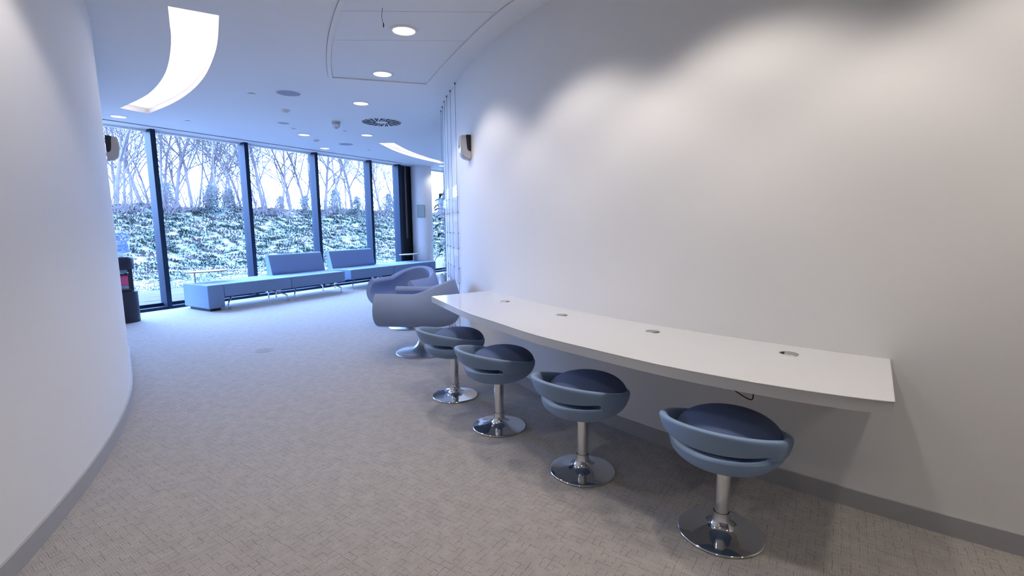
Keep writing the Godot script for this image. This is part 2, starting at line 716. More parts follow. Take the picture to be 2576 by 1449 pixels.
func build_windows() -> void:
	var bays := [[-1.5, 0.0], [0.0, 1.5], [1.5, 3.0], [3.0, 4.5], [4.5, 5.42], [6.35, 7.5], [7.5, 9.62]]
	for k in bays.size():
		var s0: float = bays[k][0]
		var s1: float = bays[k][1]
		var w := Node3D.new()
		w.name = "window_%d" % (k + 1)
		w.set_meta("kind", "structure")
		add_child(w)
		var mb := MB.new()
		mb.rbox(Vector3(0.075, CEIL, 0.21), 0.004, frame_at(win(s0, 0.0, CEIL / 2)), 1)
		part("mullion", mb, mats.frame_metal, w)
		var len := s1 - s0 - 0.075
		var mid := (s0 + s1) / 2
		mb = MB.new()
		mb.rbox(Vector3(len, 0.045, 0.21), 0.004, frame_at(win(mid, 0.0, 0.0225)), 1)
		part("bottom_rail", mb, mats.frame_metal, w)
		mb = MB.new()
		mb.rbox(Vector3(len, 0.05, 0.03), 0.004, frame_at(win(mid, -0.05, 0.07)), 1)
		part("glazing_bead", mb, mats.frame_metal, w)
		mb = MB.new()
		mb.box(Vector3(len, 0.03, 0.08), frame_at(win(mid, -0.05, CEIL - 0.015)))
		part("top_rail", mb, mats.ceiling_paint, w)
		mb = MB.new()
		var a := win(s0 + 0.0375, -0.05)
		var b := win(s1 - 0.0375, -0.05)
		mb.quad(a + Vector3.UP * 0.045, b + Vector3.UP * 0.045, b + Vector3.UP * (CEIL - 0.03), a + Vector3.UP * (CEIL - 0.03), N_IN)
		part("pane", mb, mats.pane_glass, w)
	var t := MB.new()
	t.rbox(Vector3(0.10, CEIL, 0.21), 0.004, frame_at(win(5.46, 0.0, CEIL / 2)), 1)
	struct("trim_2", t, mats.frame_metal)
	t = MB.new()
	t.rbox(Vector3(0.86, CEIL, 0.06), 0.004, frame_at(win(5.93, -0.06, CEIL / 2)), 1)
	struct("wall_dark_panel", t, mats.dark_panel)
	# blind cords: loops that hang beside the mullions
	var names := ["leftmost mullion in view", "second mullion from the left", "third mullion from the left", "fourth mullion from the left", "dark panel left of the white column"]
	for k in 5:
		var s: float = [0.075, 1.575, 3.075, 4.575, 5.66][k]
		var mb := MB.new()
		var bottom: float = [1.02, 1.02, 1.02, 1.05, 1.0][k]
		var path := []
		var o := win(s, 0.10)
		var side := U * 0.018
		path.append(o - side + Vector3(0, CEIL - 0.01, 0))
		path.append(o - side + Vector3(0, bottom + 0.05, 0))
		for q in 7:
			var an := PI + PI * q / 6
			path.append(o + side * cos(an) + Vector3(0, bottom + 0.02 + 0.02 * sin(an), 0))
		path.append(o + side + Vector3(0, bottom + 0.05, 0))
		path.append(o + side + Vector3(0, CEIL - 0.01, 0))
		mb.tube(path, 0.0035, 5)
		solid("blind_cord", mb, mats.silver_plastic, "thin looped blind cord hanging beside the " + names[k], "cord", "blind cords at the window front")
	# round white column
	var col := thing("column", "round white column between the dark panel and the far window", "column", Vector3(-2.385, 0, -13.08))
	var cm := MB.new()
	cm.lathe([Vector2(0.27, 0.0), Vector2(0.27, CEIL)], Vector3.ZERO, 48)
	part("shaft", cm, mats.wall_paint, col)
	cm = MB.new()
	cm.lathe([Vector2(0.276, 0.0), Vector2(0.276, 0.088), Vector2(0.27, 0.088)], Vector3.ZERO, 48, true)
	part("skirting", cm, mats.skirting, col)
	var sign := thing("wall_sign", "small pale green framed sign on the white column", "sign", Vector3(-2.385, 1.70, -13.08) + Vector3(0.075, 0, 0.99).normalized() * 0.285, atan2(0.075, 0.99))
	var sm := MB.new()
	sm.rbox(Vector3(0.20, 0.32, 0.018), 0.003, Transform3D(), 1)
	part("edge_frame", sm, mats.sign_edge, sign)
	sm = MB.new()
	sm.rbox(Vector3(0.184, 0.304, 0.02), 0.003, Transform3D(Basis(), Vector3(0, 0, 0.002)), 1)
	part("face", sm, mats.sign_glass, sign)


# ---------------------------------------------------------------- ceiling fittings
func build_lamps() -> void:
	var names := ["downlight in the ceiling tray beside the hanging cord", "downlight at the far end of the ceiling tray", "round downlight just beyond the ceiling tray, before the slotted air vent", "downlight in line with the slotted air vent, near the far light panel", "downlight left of the small domed detector, towards the windows", "small bright downlight close above the window front", "downlight at far left beyond the tip of the curved light panel", "spotlight in the ceiling that lights the white column", "downlight in the near part of the ceiling tray", "downlight in the ceiling tray above the second stool", "downlight in the ceiling tray above the nearest stool", "downlight over the carpet in front of the left wall", "downlight over the open carpet behind the viewer", "downlight over the near end of the right wall"]
	for k in LAMPS.size():
		var p := Vector3(LAMPS[k][0], CEIL, LAMPS[k][1])
		var t := thing("downlight", names[k], "ceiling light", p, 0, "round recessed downlights")
		var mb := MB.new()
		mb.lathe([Vector2(0.088, 0.02), Vector2(0.088, -0.004), Vector2(0.092, -0.008), Vector2(0.112, -0.005), Vector2(0.114, 0.003)], Vector3.ZERO, 32)
		part("trim_ring", mb, mats.ceiling_paint, t)
		mb = MB.new()
		mb.lathe([Vector2(0.087, -0.002), Vector2(0.083, 0.03), Vector2(0.072, 0.055)], Vector3.ZERO, 32)
		part("reflector", mb, mats.lamp_glow, t)
		mb = MB.new()
		mb.fan(circle3(0.074, 0.05, 32), Vector3.DOWN)
		part("lamp_disc", mb, mats.lamp_glow, t)
		var l := SpotLight3D.new()
		l.name = "lamp_light"
		l.position = Vector3(0, -0.012, 0)
		l.rotation.x = -PI / 2
		l.spot_range = 12.0
		l.spot_attenuation = 2.0
		l.spot_angle = 57.0
		l.spot_angle_attenuation = 0.35
		l.light_size = 0.07
		l.light_energy = (0.95 if k < 2 else 0.42 if k == 7 else 0.34) if k < 8 else (0.85 if k == 11 else 1.1 if k == 12 else 1.15)
		l.light_color = Color(1.0, 0.96, 0.925)
		l.shadow_enabled = true
		t.add_child(l)
	# curved luminous panels
	for k in 2:
		var s := strip_panel(k)
		var mid: Vector2 = s[0][s[0].size() / 2]
		var t := thing("light_panel", ["long curved luminous ceiling panel, the nearer and brighter one, above the left wall", "long curved luminous ceiling panel, the farther one, ending by the white column"][k], "ceiling light", Vector3(mid.x, CEIL, mid.y), 0, "curved luminous ceiling panels")
		var mb := MB.new()
		var o: Array = s[0].duplicate()
		var back: Array = s[1].duplicate()
		back.reverse()
		o.append_array(back)
		var local := []
		for q in o:
			local.append(q - mid)
		mb.slab(local, 0.072, 0.085)
		part("diffuser", mb, mats.light_panel_glow, t)
		# the reveal round the diffuser
		mb = MB.new()
		for i in local.size():
			var a: Vector2 = local[i]
			var b: Vector2 = local[(i + 1) % local.size()]
			if a.distance_to(b) < 1e-4:
				continue
			var e := (b - a).normalized()
			var nn := Vector3(-e.y, 0, e.x)
			var c2 := Vector2(nn.x, nn.z) * 0.002
			if not Geometry2D.is_point_in_polygon((a + b) / 2 + c2 * 5, PackedVector2Array(local)):
				nn = -nn
				c2 = -c2
			mb.quad(Vector3(a.x + c2.x, 0.0, a.y + c2.y), Vector3(b.x + c2.x, 0.0, b.y + c2.y), Vector3(b.x + c2.x, 0.08, b.y + c2.y), Vector3(a.x + c2.x, 0.08, a.y + c2.y), nn)
		part("reveal", mb, mats.white_plastic, t)
		for i in 3:
			var at0 := int((i + 0.0) / 3 * (s[0].size() - 1))
			var at1 := int((i + 1.0) / 3 * (s[0].size() - 1))
			var p0: Vector2 = (s[0][at0] + s[1][at0]) / 2
			var p1: Vector2 = (s[0][at1] + s[1][at1]) / 2
			var l := AreaLight3D.new()
			l.name = "panel_light"
			var d := (p1 - p0).normalized()
			var x := Vector3(d.x, 0, d.y)
			l.transform = Transform3D(Basis(x, Vector3.UP.cross(x), Vector3.UP), Vector3((p0.x + p1.x) / 2 - mid.x, 0.065, (p0.y + p1.y) / 2 - mid.y))
			l.area_size = Vector2(p0.distance_to(p1) * 0.9, 0.2)
			l.area_range = 12.0
			l.light_energy = 0.22
			l.light_color = Color(1.0, 0.93, 0.87)
			l.shadow_enabled = true
			t.add_child(l, true)


func circle3(r: float, y: float, seg := 24) -> Array:
	var out := []
	for i in seg:
		var a := TAU * i / seg
		out.append(Vector3(r * cos(a), y, r * sin(a)))
	return out


func build_ceiling_fittings() -> void:
	# loudspeakers
	for k in 2:
		var p := [Vector2(-2.579, -5.871), Vector2(-3.125, -9.439)][k] as Vector2
		var t := thing("ceiling_speaker", ["large flush grey speaker grille in the ceiling, the nearer one", "flush grey speaker grille in the ceiling close to the windows"][k], "speaker", Vector3(p.x, CEIL, p.y), 0, "flush ceiling speakers")
		var mb := MB.new()
		mb.lathe([Vector2(0.128, 0.0), Vector2(0.13, -0.006), Vector2(0.14, -0.006), Vector2(0.143, 0.0)], Vector3.ZERO, 36)
		part("rim", mb, mats.ceiling_paint, t)
		mb = MB.new()
		mb.lathe([Vector2(0.0005, -0.005), Vector2(0.128, -0.004), Vector2(0.13, 0.0)], Vector3.ZERO, 36)
		part("grille", mb, mats.grille_grey, t)
	# swirl air vent
	var v := thing("air_vent", "round ceiling air vent with radiating dark slots", "vent", Vector3(-1.931, CEIL, -7.499))
	var mb := MB.new()
	mb.lathe([Vector2(0.0005, -0.006), Vector2(0.30, -0.006), Vector2(0.31, 0.0)], Vector3.ZERO, 48)
	part("plate", mb, mats.ceiling_paint, v)
	var long := MB.new()
	long.box(Vector3(0.20, 0.004, 0.020))
	var short := MB.new()
	short.box(Vector3(0.12, 0.004, 0.018))
	var lm := long.mesh()
	var sm := short.mesh()
	for i in 36:
		var a := TAU * i / 36.0
		var o := part("slot", lm if i % 2 == 0 else sm, mats.slot_dark, v)
		var r := 0.185 if i % 2 == 0 else 0.228
		o.position = Vector3(cos(a) * r, -0.0065, sin(a) * r)
		o.rotation.y = -a + 0.28
	# detectors and sensors
	var det := thing("smoke_detector", "domed cream detector hanging from the ceiling beside the slotted air vent", "detector", Vector3(-2.596, CEIL, -7.445))
	mb = MB.new()
	mb.lathe([Vector2(0.062, 0.0), Vector2(0.062, -0.022), Vector2(0.056, -0.03)], Vector3.ZERO, 24)
	part("base", mb, mats.cream_plastic, det)
	mb = MB.new()
	mb.lathe([Vector2(0.052, -0.028), Vector2(0.052, -0.036)], Vector3.ZERO, 24)
	part("gap", mb, mats.slot_dark, det)
	mb = MB.new()
	mb.lathe([Vector2(0.056, -0.036), Vector2(0.056, -0.066), Vector2(0.044, -0.085), Vector2(0.0005, -0.088)], Vector3.ZERO, 24)
	part("head", mb, mats.white_plastic, det)
	mb = MB.new()
	mb.lathe([Vector2(0.022, -0.086), Vector2(0.022, -0.098), Vector2(0.0005, -0.100)], Vector3.ZERO, 16)
	part("sensor_eye", mb, mats.grille_grey, det)
	for k in 2:
		var p := [Vector2(-3.001, -6.702), Vector2(-3.50, -8.967)][k] as Vector2
		var t := thing("ceiling_sensor", ["flat cream sensor on the ceiling beyond the large speaker grille", "flat cream sensor on the ceiling between the downlights near the windows"][k], "sensor", Vector3(p.x, CEIL, p.y), 0, "flat cream ceiling sensors")
		mb = MB.new()
		mb.lathe([Vector2(0.055, 0.0), Vector2(0.053, -0.012), Vector2(0.042, -0.017)], Vector3.ZERO, 24)
		part("base", mb, mats.white_plastic, t)
		mb = MB.new()
		mb.lathe([Vector2(0.042, -0.016), Vector2(0.03, -0.028), Vector2(0.0005, -0.03)], Vector3.ZERO, 24)
		part("lens", mb, mats.cream_plastic, t)
	var gr := thing("round_grille", "small round striped grille in the ceiling left of the domed detector", "vent", Vector3(-3.40, CEIL, -7.499))
	mb = MB.new()
	mb.lathe([Vector2(0.0005, -0.005), Vector2(0.088, -0.005), Vector2(0.095, 0.0)], Vector3.ZERO, 28)
	part("plate", mb, mats.ceiling_paint, gr)
	for i in 6:
		mb = MB.new()
		var x := -0.06 + 0.024 * i
		mb.box(Vector3(0.011, 0.003, 2 * sqrt(0.078 * 0.078 - x * x)), Transform3D(Basis(), Vector3(x, -0.0055, 0)))
		part("slot", mb, mats.grille_grey, gr)
	var tiny := [[-3.447, -7.951, "beside the striped round grille"], [-2.717, -8.18, "between the domed detector and the far light panel"], [-2.915, -10.215, "close to the far curved light panel"], [-3.02, -5.892, "left of the large speaker grille"], [-4.708, -7.31, "above the leftmost windows"]]
	for q in tiny:
		var t := thing("sprinkler_cover", "tiny flush sprinkler cover in the ceiling " + q[2], "sprinkler", Vector3(q[0], CEIL, q[1]), 0, "flush sprinkler covers")
		mb = MB.new()
		mb.lathe([Vector2(0.030, 0.0), Vector2(0.030, -0.004)], Vector3.ZERO, 20)
		part("shadow_ring", mb, mats.slot_dark, t)
		mb = MB.new()
		mb.lathe([Vector2(0.040, -0.005), Vector2(0.038, -0.008), Vector2(0.0005, -0.009)], Vector3.ZERO, 20)
		part("disc", mb, mats.ceiling_paint, t)
	# hanging cord
	var co := thing("hanging_cord", "thin dark cord with a small plug hanging from a ceiling tray seam", "cord", Vector3(-0.909, CEIL, -3.682))
	mb = MB.new()
	mb.tube([Vector3(0, 0.004, 0), Vector3(-0.004, -0.03, 0.002), Vector3(-0.006, -0.06, 0.003), Vector3(-0.003, -0.085, 0.002), Vector3(0.003, -0.10, 0)], 0.0016, 6)
	part("cable", mb, mats.cord_grey, co)
	mb = MB.new()
	mb.tube([Vector3(0.003, -0.098, 0), Vector3(0.004, -0.11, 0), Vector3(0.003, -0.128, 0)], [0.003, 0.0045, 0.0035], 8)
	part("plug", mb, mats.black_plastic, co)


# ---------------------------------------------------------------- worktop
func build_worktop() -> void:
	var front := smooth_line([Vector2(-0.688, -4.087), Vector2(-0.524, -3.739), Vector2(-0.297, -3.281), Vector2(-0.096, -2.957), Vector2(0.133, -2.598), Vector2(0.404, -2.274), Vector2(0.632, -2.024), Vector2(0.829, -1.849), Vector2(1.026, -1.705), Vector2(1.17, -1.618), Vector2(1.286, -1.565)], 4)
	var outline := front.duplicate()
	var z := -2.07
	while z > -4.41:
		outline.append(Vector2(wall_x(z) + 0.0, z))
		z -= 0.12
	outline.append(Vector2(wall_x(-4.41), -4.41))
	var base := Vector3(0.5, 0.0, -2.8)
	var t := thing("wall_worktop", "long white gloss worktop with a curved front edge fixed to the right wall", "worktop", base)
	var local := []
	for p in outline:
		local.append(p - Vector2(base.x, base.z))
	var mb := MB.new()
	mb.slab(local, 0.680, 0.7285)
	part("top", mb, mats.worktop_white, t)
	# rounded upper arris along the front and the two ends
	var edge := []
	edge.append(Vector3(local[-1].x, 0.7265, local[-1].y))
	for p in front:
		edge.append(Vector3(p.x - base.x, 0.7265, p.y - base.z))
	edge.append(Vector3(local[front.size()].x, 0.7265, local[front.size()].y))
	mb = MB.new()
	mb.tube(edge, 0.0028, 8)
	part("edge_trim", mb, mats.worktop_white, t)
	var spots := [[-0.057, -3.774, 2.6], [0.33, -3.173, 2.2], [0.786, -2.654, 1.9], [1.274, -2.171, -0.6]]
	for q in spots:
		var g := Node3D.new()
		g.name = "cable_grommet"
		t.add_child(g, true)
		g.position = Vector3(q[0] - base.x, 0.7285, q[1] - base.z)
		g.rotation.y = q[2]
		mb = MB.new()
		mb.lathe([Vector2(0.0405, 0.0), Vector2(0.040, 0.003), Vector2(0.036, 0.0035), Vector2(0.0355, 0.001)], Vector3.ZERO, 28)
		part("ring", mb, mats.brushed_steel, g)
		mb = MB.new()
		mb.fan(circle3(0.0356, 0.0008, 28), Vector3.UP)
		part("opening", mb, mats.black_hole, g)
		var cap := []
		for i in 25:
			var a := deg_to_rad(-120 + 240.0 * i / 24)
			cap.append(Vector2(cos(a) * 0.0352, sin(a) * 0.0352))
		mb = MB.new()
		mb.slab(cap, 0.0012, 0.0028)
		part("lid", mb, mats.brushed_steel, g)
	# cable tray hooks and a loose cable under the top
	var h := thing("cable_tray", "slim dark wire cable tray under the worktop edge", "cable tray", Vector3(0.611, 0.0, -2.292))
	mb = MB.new()
	var d := Vector3(0.033, 0, 0.0415)
	mb.tube([-d + Vector3(0, 0.682, 0), -d + Vector3(0, 0.644, 0), d + Vector3(0, 0.644, 0), d + Vector3(0, 0.682, 0)], 0.0025, 6)
	part("wire", mb, mats.cord_grey, h)
	for s in [-1.0, 1.0]:
		mb = MB.new()
		mb.rbox(Vector3(0.010, 0.016, 0.010), 0.002, Transform3D(Basis(), d * s + Vector3(0, 0.644, 0)), 1)
		part("hook", mb, mats.cord_grey, h)
	mb = MB.new()
	mb.tube(smooth_line([Vector3(0.885, 0.682, -1.99), Vector3(0.905, 0.655, -1.985), Vector3(0.925, 0.637, -1.965), Vector3(0.955, 0.617, -1.935), Vector3(0.979, 0.607, -1.915), Vector3(0.994, 0.612, -1.925), Vector3(0.999, 0.626, -1.935)], 4), 0.0028, 6)
	solid("loose_cable", mb, mats.cord_grey, "loose dark cable dangling under the worktop above the nearest stool", "cable")


# ---------------------------------------------------------------- stools
func superloop(seg: int, e: float) -> Array:
	var out := []
	for i in seg:
		var a := TAU * i / seg
		var c := cos(a)
		var s := sin(a)
		out.append(Vector2(signf(c) * pow(absf(c), e), signf(s) * pow(absf(s), e)))
	return out


func make_stool(label: String) -> Node3D:
	var t := thing("swivel_stool", label, "stool", Vector3.ZERO, 0, "blue upholstered swivel stools along the worktop")
	var mb := MB.new()
	mb.lathe([Vector2(0.0005, 0.0), Vector2(0.170, 0.0), Vector2(0.176, 0.003), Vector2(0.176, 0.007), Vector2(0.170, 0.011), Vector2(0.13, 0.0155), Vector2(0.09, 0.021), Vector2(0.06, 0.031), Vector2(0.043, 0.046), Vector2(0.036, 0.066), Vector2(0.033, 0.09), Vector2(0.0325, 0.10)], Vector3.ZERO, 56)
	part("base", mb, mats.chrome, t)
	mb = MB.new()
	mb.lathe([Vector2(0.0305, 0.085), Vector2(0.0305, 0.335)], Vector3.ZERO, 28)
	part("column", mb, mats.chrome, t)
	# the bowl: outside, lip, inside; theta 0 is the back (+z)
	mb = MB.new()
	var seg := 56
	var rows := []
	var prof := []
	for i in 11:
		prof.append([i / 10.0, 0])
	for i in 5:
		prof.append([i / 4.0, 1])
	prof.append([0.0, 2])
	prof.append([0.0, 3])
	for q in prof:
		var row := []
		for i in seg:
			var th := TAU * i / seg
			var back := smoothstep(1.28, 1.12, absf(wrapf(th, -PI, PI)))
			var rim := lerpf(0.446, 0.416, back)
			var rr := lerpf(0.236, 0.222, back)
			var r := 0.0
			var y := 0.0
			if q[1] == 0:
				r = rr * pow(sin(q[0] * PI / 2), 0.85)
				y = 0.318 + (rim - 0.318) * (1 - pow(cos(q[0] * PI / 2), 0.9))
			elif q[1] == 1:
				var a: float = q[0] * PI
				r = rr - 0.012 + 0.012 * cos(a)
				y = rim + 0.010 * sin(a)
			elif q[1] == 2:
				r = rr - 0.032
				y = rim - 0.006
			else:
				r = 0.002
				y = rim + 0.004
			row.append(Vector3(sin(th) * r, y, cos(th) * r * 1.02))
		rows.append(row)
	mb.grid(rows, true, false, Vector3(0, 0.44, 0))
	part("seat_shell", mb, mats.stool_fabric, t)
	# the wrap-round back: a thick band with a slot under it behind
	mb = MB.new()
	rows = []
	var loop := superloop(20, 0.62)
	var m := 60
	for i in m + 1:
		var th := lerpf(-2.75, 2.75, float(i) / m)
		var a := absf(th)
		var slot := smoothstep(1.22, 1.06, a)
		var top := 0.448 + 0.112 * pow((1 + cos(a)) / 2, 1.15)
		var low := lerpf(0.405, 0.458, slot)
		if a > 1.5:
			low = lerpf(0.405, 0.43, (a - 1.5) / 1.25)
		var thick := lerpf(0.019, 0.010, smoothstep(1.6, 2.75, a))
		var rc := 0.229 - 0.004 * smoothstep(1.0, 2.6, a)
		var lean := lerpf(0.10, 0.42, (1 + cos(a)) / 2)
		var row := []
		for p in loop:
			var y: float = (top + low) / 2 + p.y * (top - low) / 2
			var r: float = rc + p.x * thick + (y - 0.45) * lean - (0.012 if y < 0.43 else 0.0)
			row.append(Vector3(sin(th) * r, y, cos(th) * r * 1.02))
		rows.append(row)
	mb.grid(rows, true, false, Vector3(0, 0.45, 0), null)
	fix_loft(mb, rows)
	mb.fan(rows[0], (rows[0][0] - rows[1][0]).normalized())
	mb.fan(rows[-1], (rows[-1][0] - rows[-2][0]).normalized())
	part("backrest", mb, mats.stool_fabric, t)
	# seams at the ends of the slot
	for s in [-1.0, 1.0]:
		mb = MB.new()
		var th: float = 1.17 * s
		var path := []
		for i in 8:
			var y := 0.352 + 0.085 * i / 7.0
			var r: float = 0.2245 * pow(sin(acos(clampf(1 - (y - 0.318) / 0.134, 0.0, 1.0))), 0.85) + 0.0055
			path.append(Vector3(sin(th) * r, y, cos(th) * r * 1.02))
		mb.tube(path, 0.0016, 5)
		part("seam", mb, mats.stool_cushion_fabric, t)
	# cushion
	mb = MB.new()
	rows = []
	for k in 13:
		var q := k / 12.0
		var row := []
		for i in 48:
			var th := TAU * i / 48
			var rho := sin(q * PI / 2) if q < 0.999 else 1.0
			var r := 0.212 * rho
			var y := 0.448 + 0.086 * pow(maxf(1.0 - pow(rho, 2.8), 0.0), 0.55)
			var front := -cos(th) * rho
			y += 0.006 * front
			row.append(Vector3(sin(th) * r, y, cos(th) * r * 0.97 - 0.030))
		rows.append(row)
	mb.grid(rows, true, false, Vector3(0, 0.40, 0))
	part("cushion", mb, mats.stool_cushion_fabric, t)
	return t


# turns the normals and faces of the last closed loft away from each ring's middle
func fix_loft(mb: MB, rows: Array) -> void:
	var w: int = rows[0].size()
	var k := mb.v.size() - rows.size() * w
	var score := 0.0
	for j in rows.size():
		var mid := Vector3.ZERO
		for p in rows[j]:
			mid += p
		mid /= w
		for i in w:
			score += mb.n[k + j * w + i].dot(rows[j][i] - mid)
	if score < 0:
		for i in range(k, mb.v.size()):
			mb.n[i] = -mb.n[i]
		for i in range(0, mb.ix.size(), 3):
			if mb.ix[i] >= k:
				var a := mb.ix[i + 1]
				mb.ix[i + 1] = mb.ix[i + 2]
				mb.ix[i + 2] = a


func build_stools() -> void:
	var at := [Vector3(0.896, 0, -1.944), Vector3(0.375, 0, -2.483), Vector3(-0.092, 0, -3.074), Vector3(-0.454, 0, -3.665)]
	var names := ["nearest blue swivel stool, by the right end of the worktop", "second nearest blue swivel stool under the long white worktop", "third blue swivel stool from the viewer under the long worktop", "farthest blue swivel stool, by the left end of the worktop and the grey lounge chair"]
	var extra := [0.0, 0.0, -0.02, 0.02]
	var first := make_stool(names[0])
	for k in 4:
		var o: Node3D = first if k == 0 else copy_of(first, names[k])
		o.position = at[k]
		var b := Vector3(at[k].x - 5.886, 0, at[k].z + 7.303).normalized()
		o.rotation.y = atan2(b.x, b.z) + extra[k]


# ---------------------------------------------------------------- lounge chairs
func make_lounge(label: String) -> Node3D:
	var t := thing("lounge_chair", label, "lounge chair", Vector3.ZERO, 0, "grey swivel lounge chairs")
	var mb := MB.new()
	mb.lathe([Vector2(0.0005, 0.0), Vector2(0.270, 0.0), Vector2(0.275, 0.003), Vector2(0.275, 0.007), Vector2(0.268, 0.011), Vector2(0.20, 0.021), Vector2(0.14, 0.034), Vector2(0.09, 0.055), Vector2(0.055, 0.09), Vector2(0.038, 0.13), Vector2(0.033, 0.17)], Vector3.ZERO, 56)
	part("base", mb, mats.brushed_steel, t)
	mb = MB.new()
	mb.lathe([Vector2(0.032, 0.15), Vector2(0.032, 0.318)], Vector3.ZERO, 24)
	part("column", mb, mats.brushed_steel, t)
	# shell: arms and back as one thick bent sheet; +z is the open front
	var w := 0.315
	var zf := 0.37
	var z1 := -0.02
	var path := []
	for i in 10:
		path.append([Vector2(w, lerpf(zf, z1, i / 9.0)), Vector2(1, 0), 0.0])
	for i in range(1, 24):
		var a := PI * i / 24.0
		path.append([Vector2(w * cos(a), z1 - 0.31 * sin(a)), Vector2(cos(a) / w, -sin(a) / 0.31).normalized(), sin(a)])
	for i in 10:
		path.append([Vector2(-w, lerpf(z1, zf, i / 9.0)), Vector2(-1, 0), 0.0])
	var rows := []
	for q in path:
		var top := 0.615 + 0.125 * pow(q[2], 1.3)
		var p0 := Vector2(-0.17, 0.325)
		var p1 := Vector2(0.055, 0.315)
		var p2 := Vector2(0.095, 0.50)
		var p3 := Vector2(-0.03 + 0.03 * q[2], top)
		if q[2] > 0:
			p0 = p0.lerp(Vector2(-0.02, 0.318), q[2])
			p1 = p1.lerp(Vector2(0.075, 0.335), q[2])
			p2 = p2.lerp(Vector2(0.075, 0.54), q[2])
		var outer := []
		var inner := []
		for i in 13:
			var u := i / 12.0
			var c := p0.bezier_interpolate(p1, p2, p3, u)
			var d := p0.bezier_derivative(p1, p2, p3, u).normalized()
			var nn := Vector2(d.y, -d.x)
			var th := 0.033
			outer.append(c + nn * th)
			inner.append(c - nn * th)
		var tipd := p0.bezier_derivative(p1, p2, p3, 1.0).normalized()
		var ring := outer.duplicate()
		var tip := p3
		for i in range(1, 6):
			var a := PI * i / 6.0
			ring.append(tip + Vector2(tipd.y, -tipd.x) * 0.033 * cos(a) + tipd * 0.033 * 0.55 * sin(a))
		inner.reverse()
		ring.append_array(inner)
		var row := []
		for p in ring:
			var xz: Vector2 = q[0] + q[1] * p.x
			row.append(Vector3(xz.x, p.y, xz.y))
		rows.append(row)
	mb = MB.new()
	mb.grid(rows, true, false, Vector3(0, 0.45, 0))
	fix_loft(mb, rows)
	cap_strip(mb, rows[0], Vector3(0, 0, 1))
	cap_strip(mb, rows[-1], Vector3(0, 0, 1))
	part("shell", mb, mats.lounge_fabric, t).position.y = 0.018
	# seat: the bottom of the same sheet, with an opening left behind it
	mb = MB.new()
	var top_rows := []
	var low_rows := []
	for j in 13:
		var v := j / 12.0
		var tr := []
		var lr := []
		for i in 17:
			var u := i / 16.0 * 2 - 1
			var x := u * 0.22
			var zb := -0.10 - 0.10 * (u * u)
			var z := lerpf(zf - 0.003, zb, v)
			var roll := 0.030 * pow(v, 8)
			tr.append(Vector3(x, 0.352 + 0.03 * u * u - roll, z))
			lr.append(Vector3(x, 0.290 + 0.004 * u * u + roll, z))
		top_rows.append(tr)
		low_rows.append(lr)
	mb.grid(top_rows, false, false, null, Vector3.UP)
	mb.grid(low_rows, false, false, null, Vector3.DOWN)
	var fr := [top_rows[0], low_rows[0]]
	mb.grid(fr, false, false, null, Vector3(0, 0, 1))
	part("seat", mb, mats.lounge_fabric, t).position.y = 0.018
	return t


func cap_strip(mb: MB, ring: Array, nn: Vector3) -> void:
	var m := ring.size()
	var k := mb.v.size()
	for p in ring:
		mb.vert(p, nn)
	var i := 0
	var j := m - 1
	while j - i > 1:
		mb.tri(k + i, k + i + 1, k + j)
		if j - i > 2:
			mb.tri(k + i + 1, k + j - 1, k + j)
		i += 1
		j -= 1


func build_lounges() -> void:
	var a := make_lounge("grey swivel lounge chair nearest the worktop, its side turned to us")
	a.position = Vector3(-0.955, 0, -5.0)
	a.rotation.y = atan2(-0.99, -0.12)
	var b := copy_of(a, "grey swivel lounge chair farther back, its open front turned towards us")
	b.position = Vector3(-1.365, 0, -6.33)
	b.rotation.y = atan2(-0.417, 0.909)


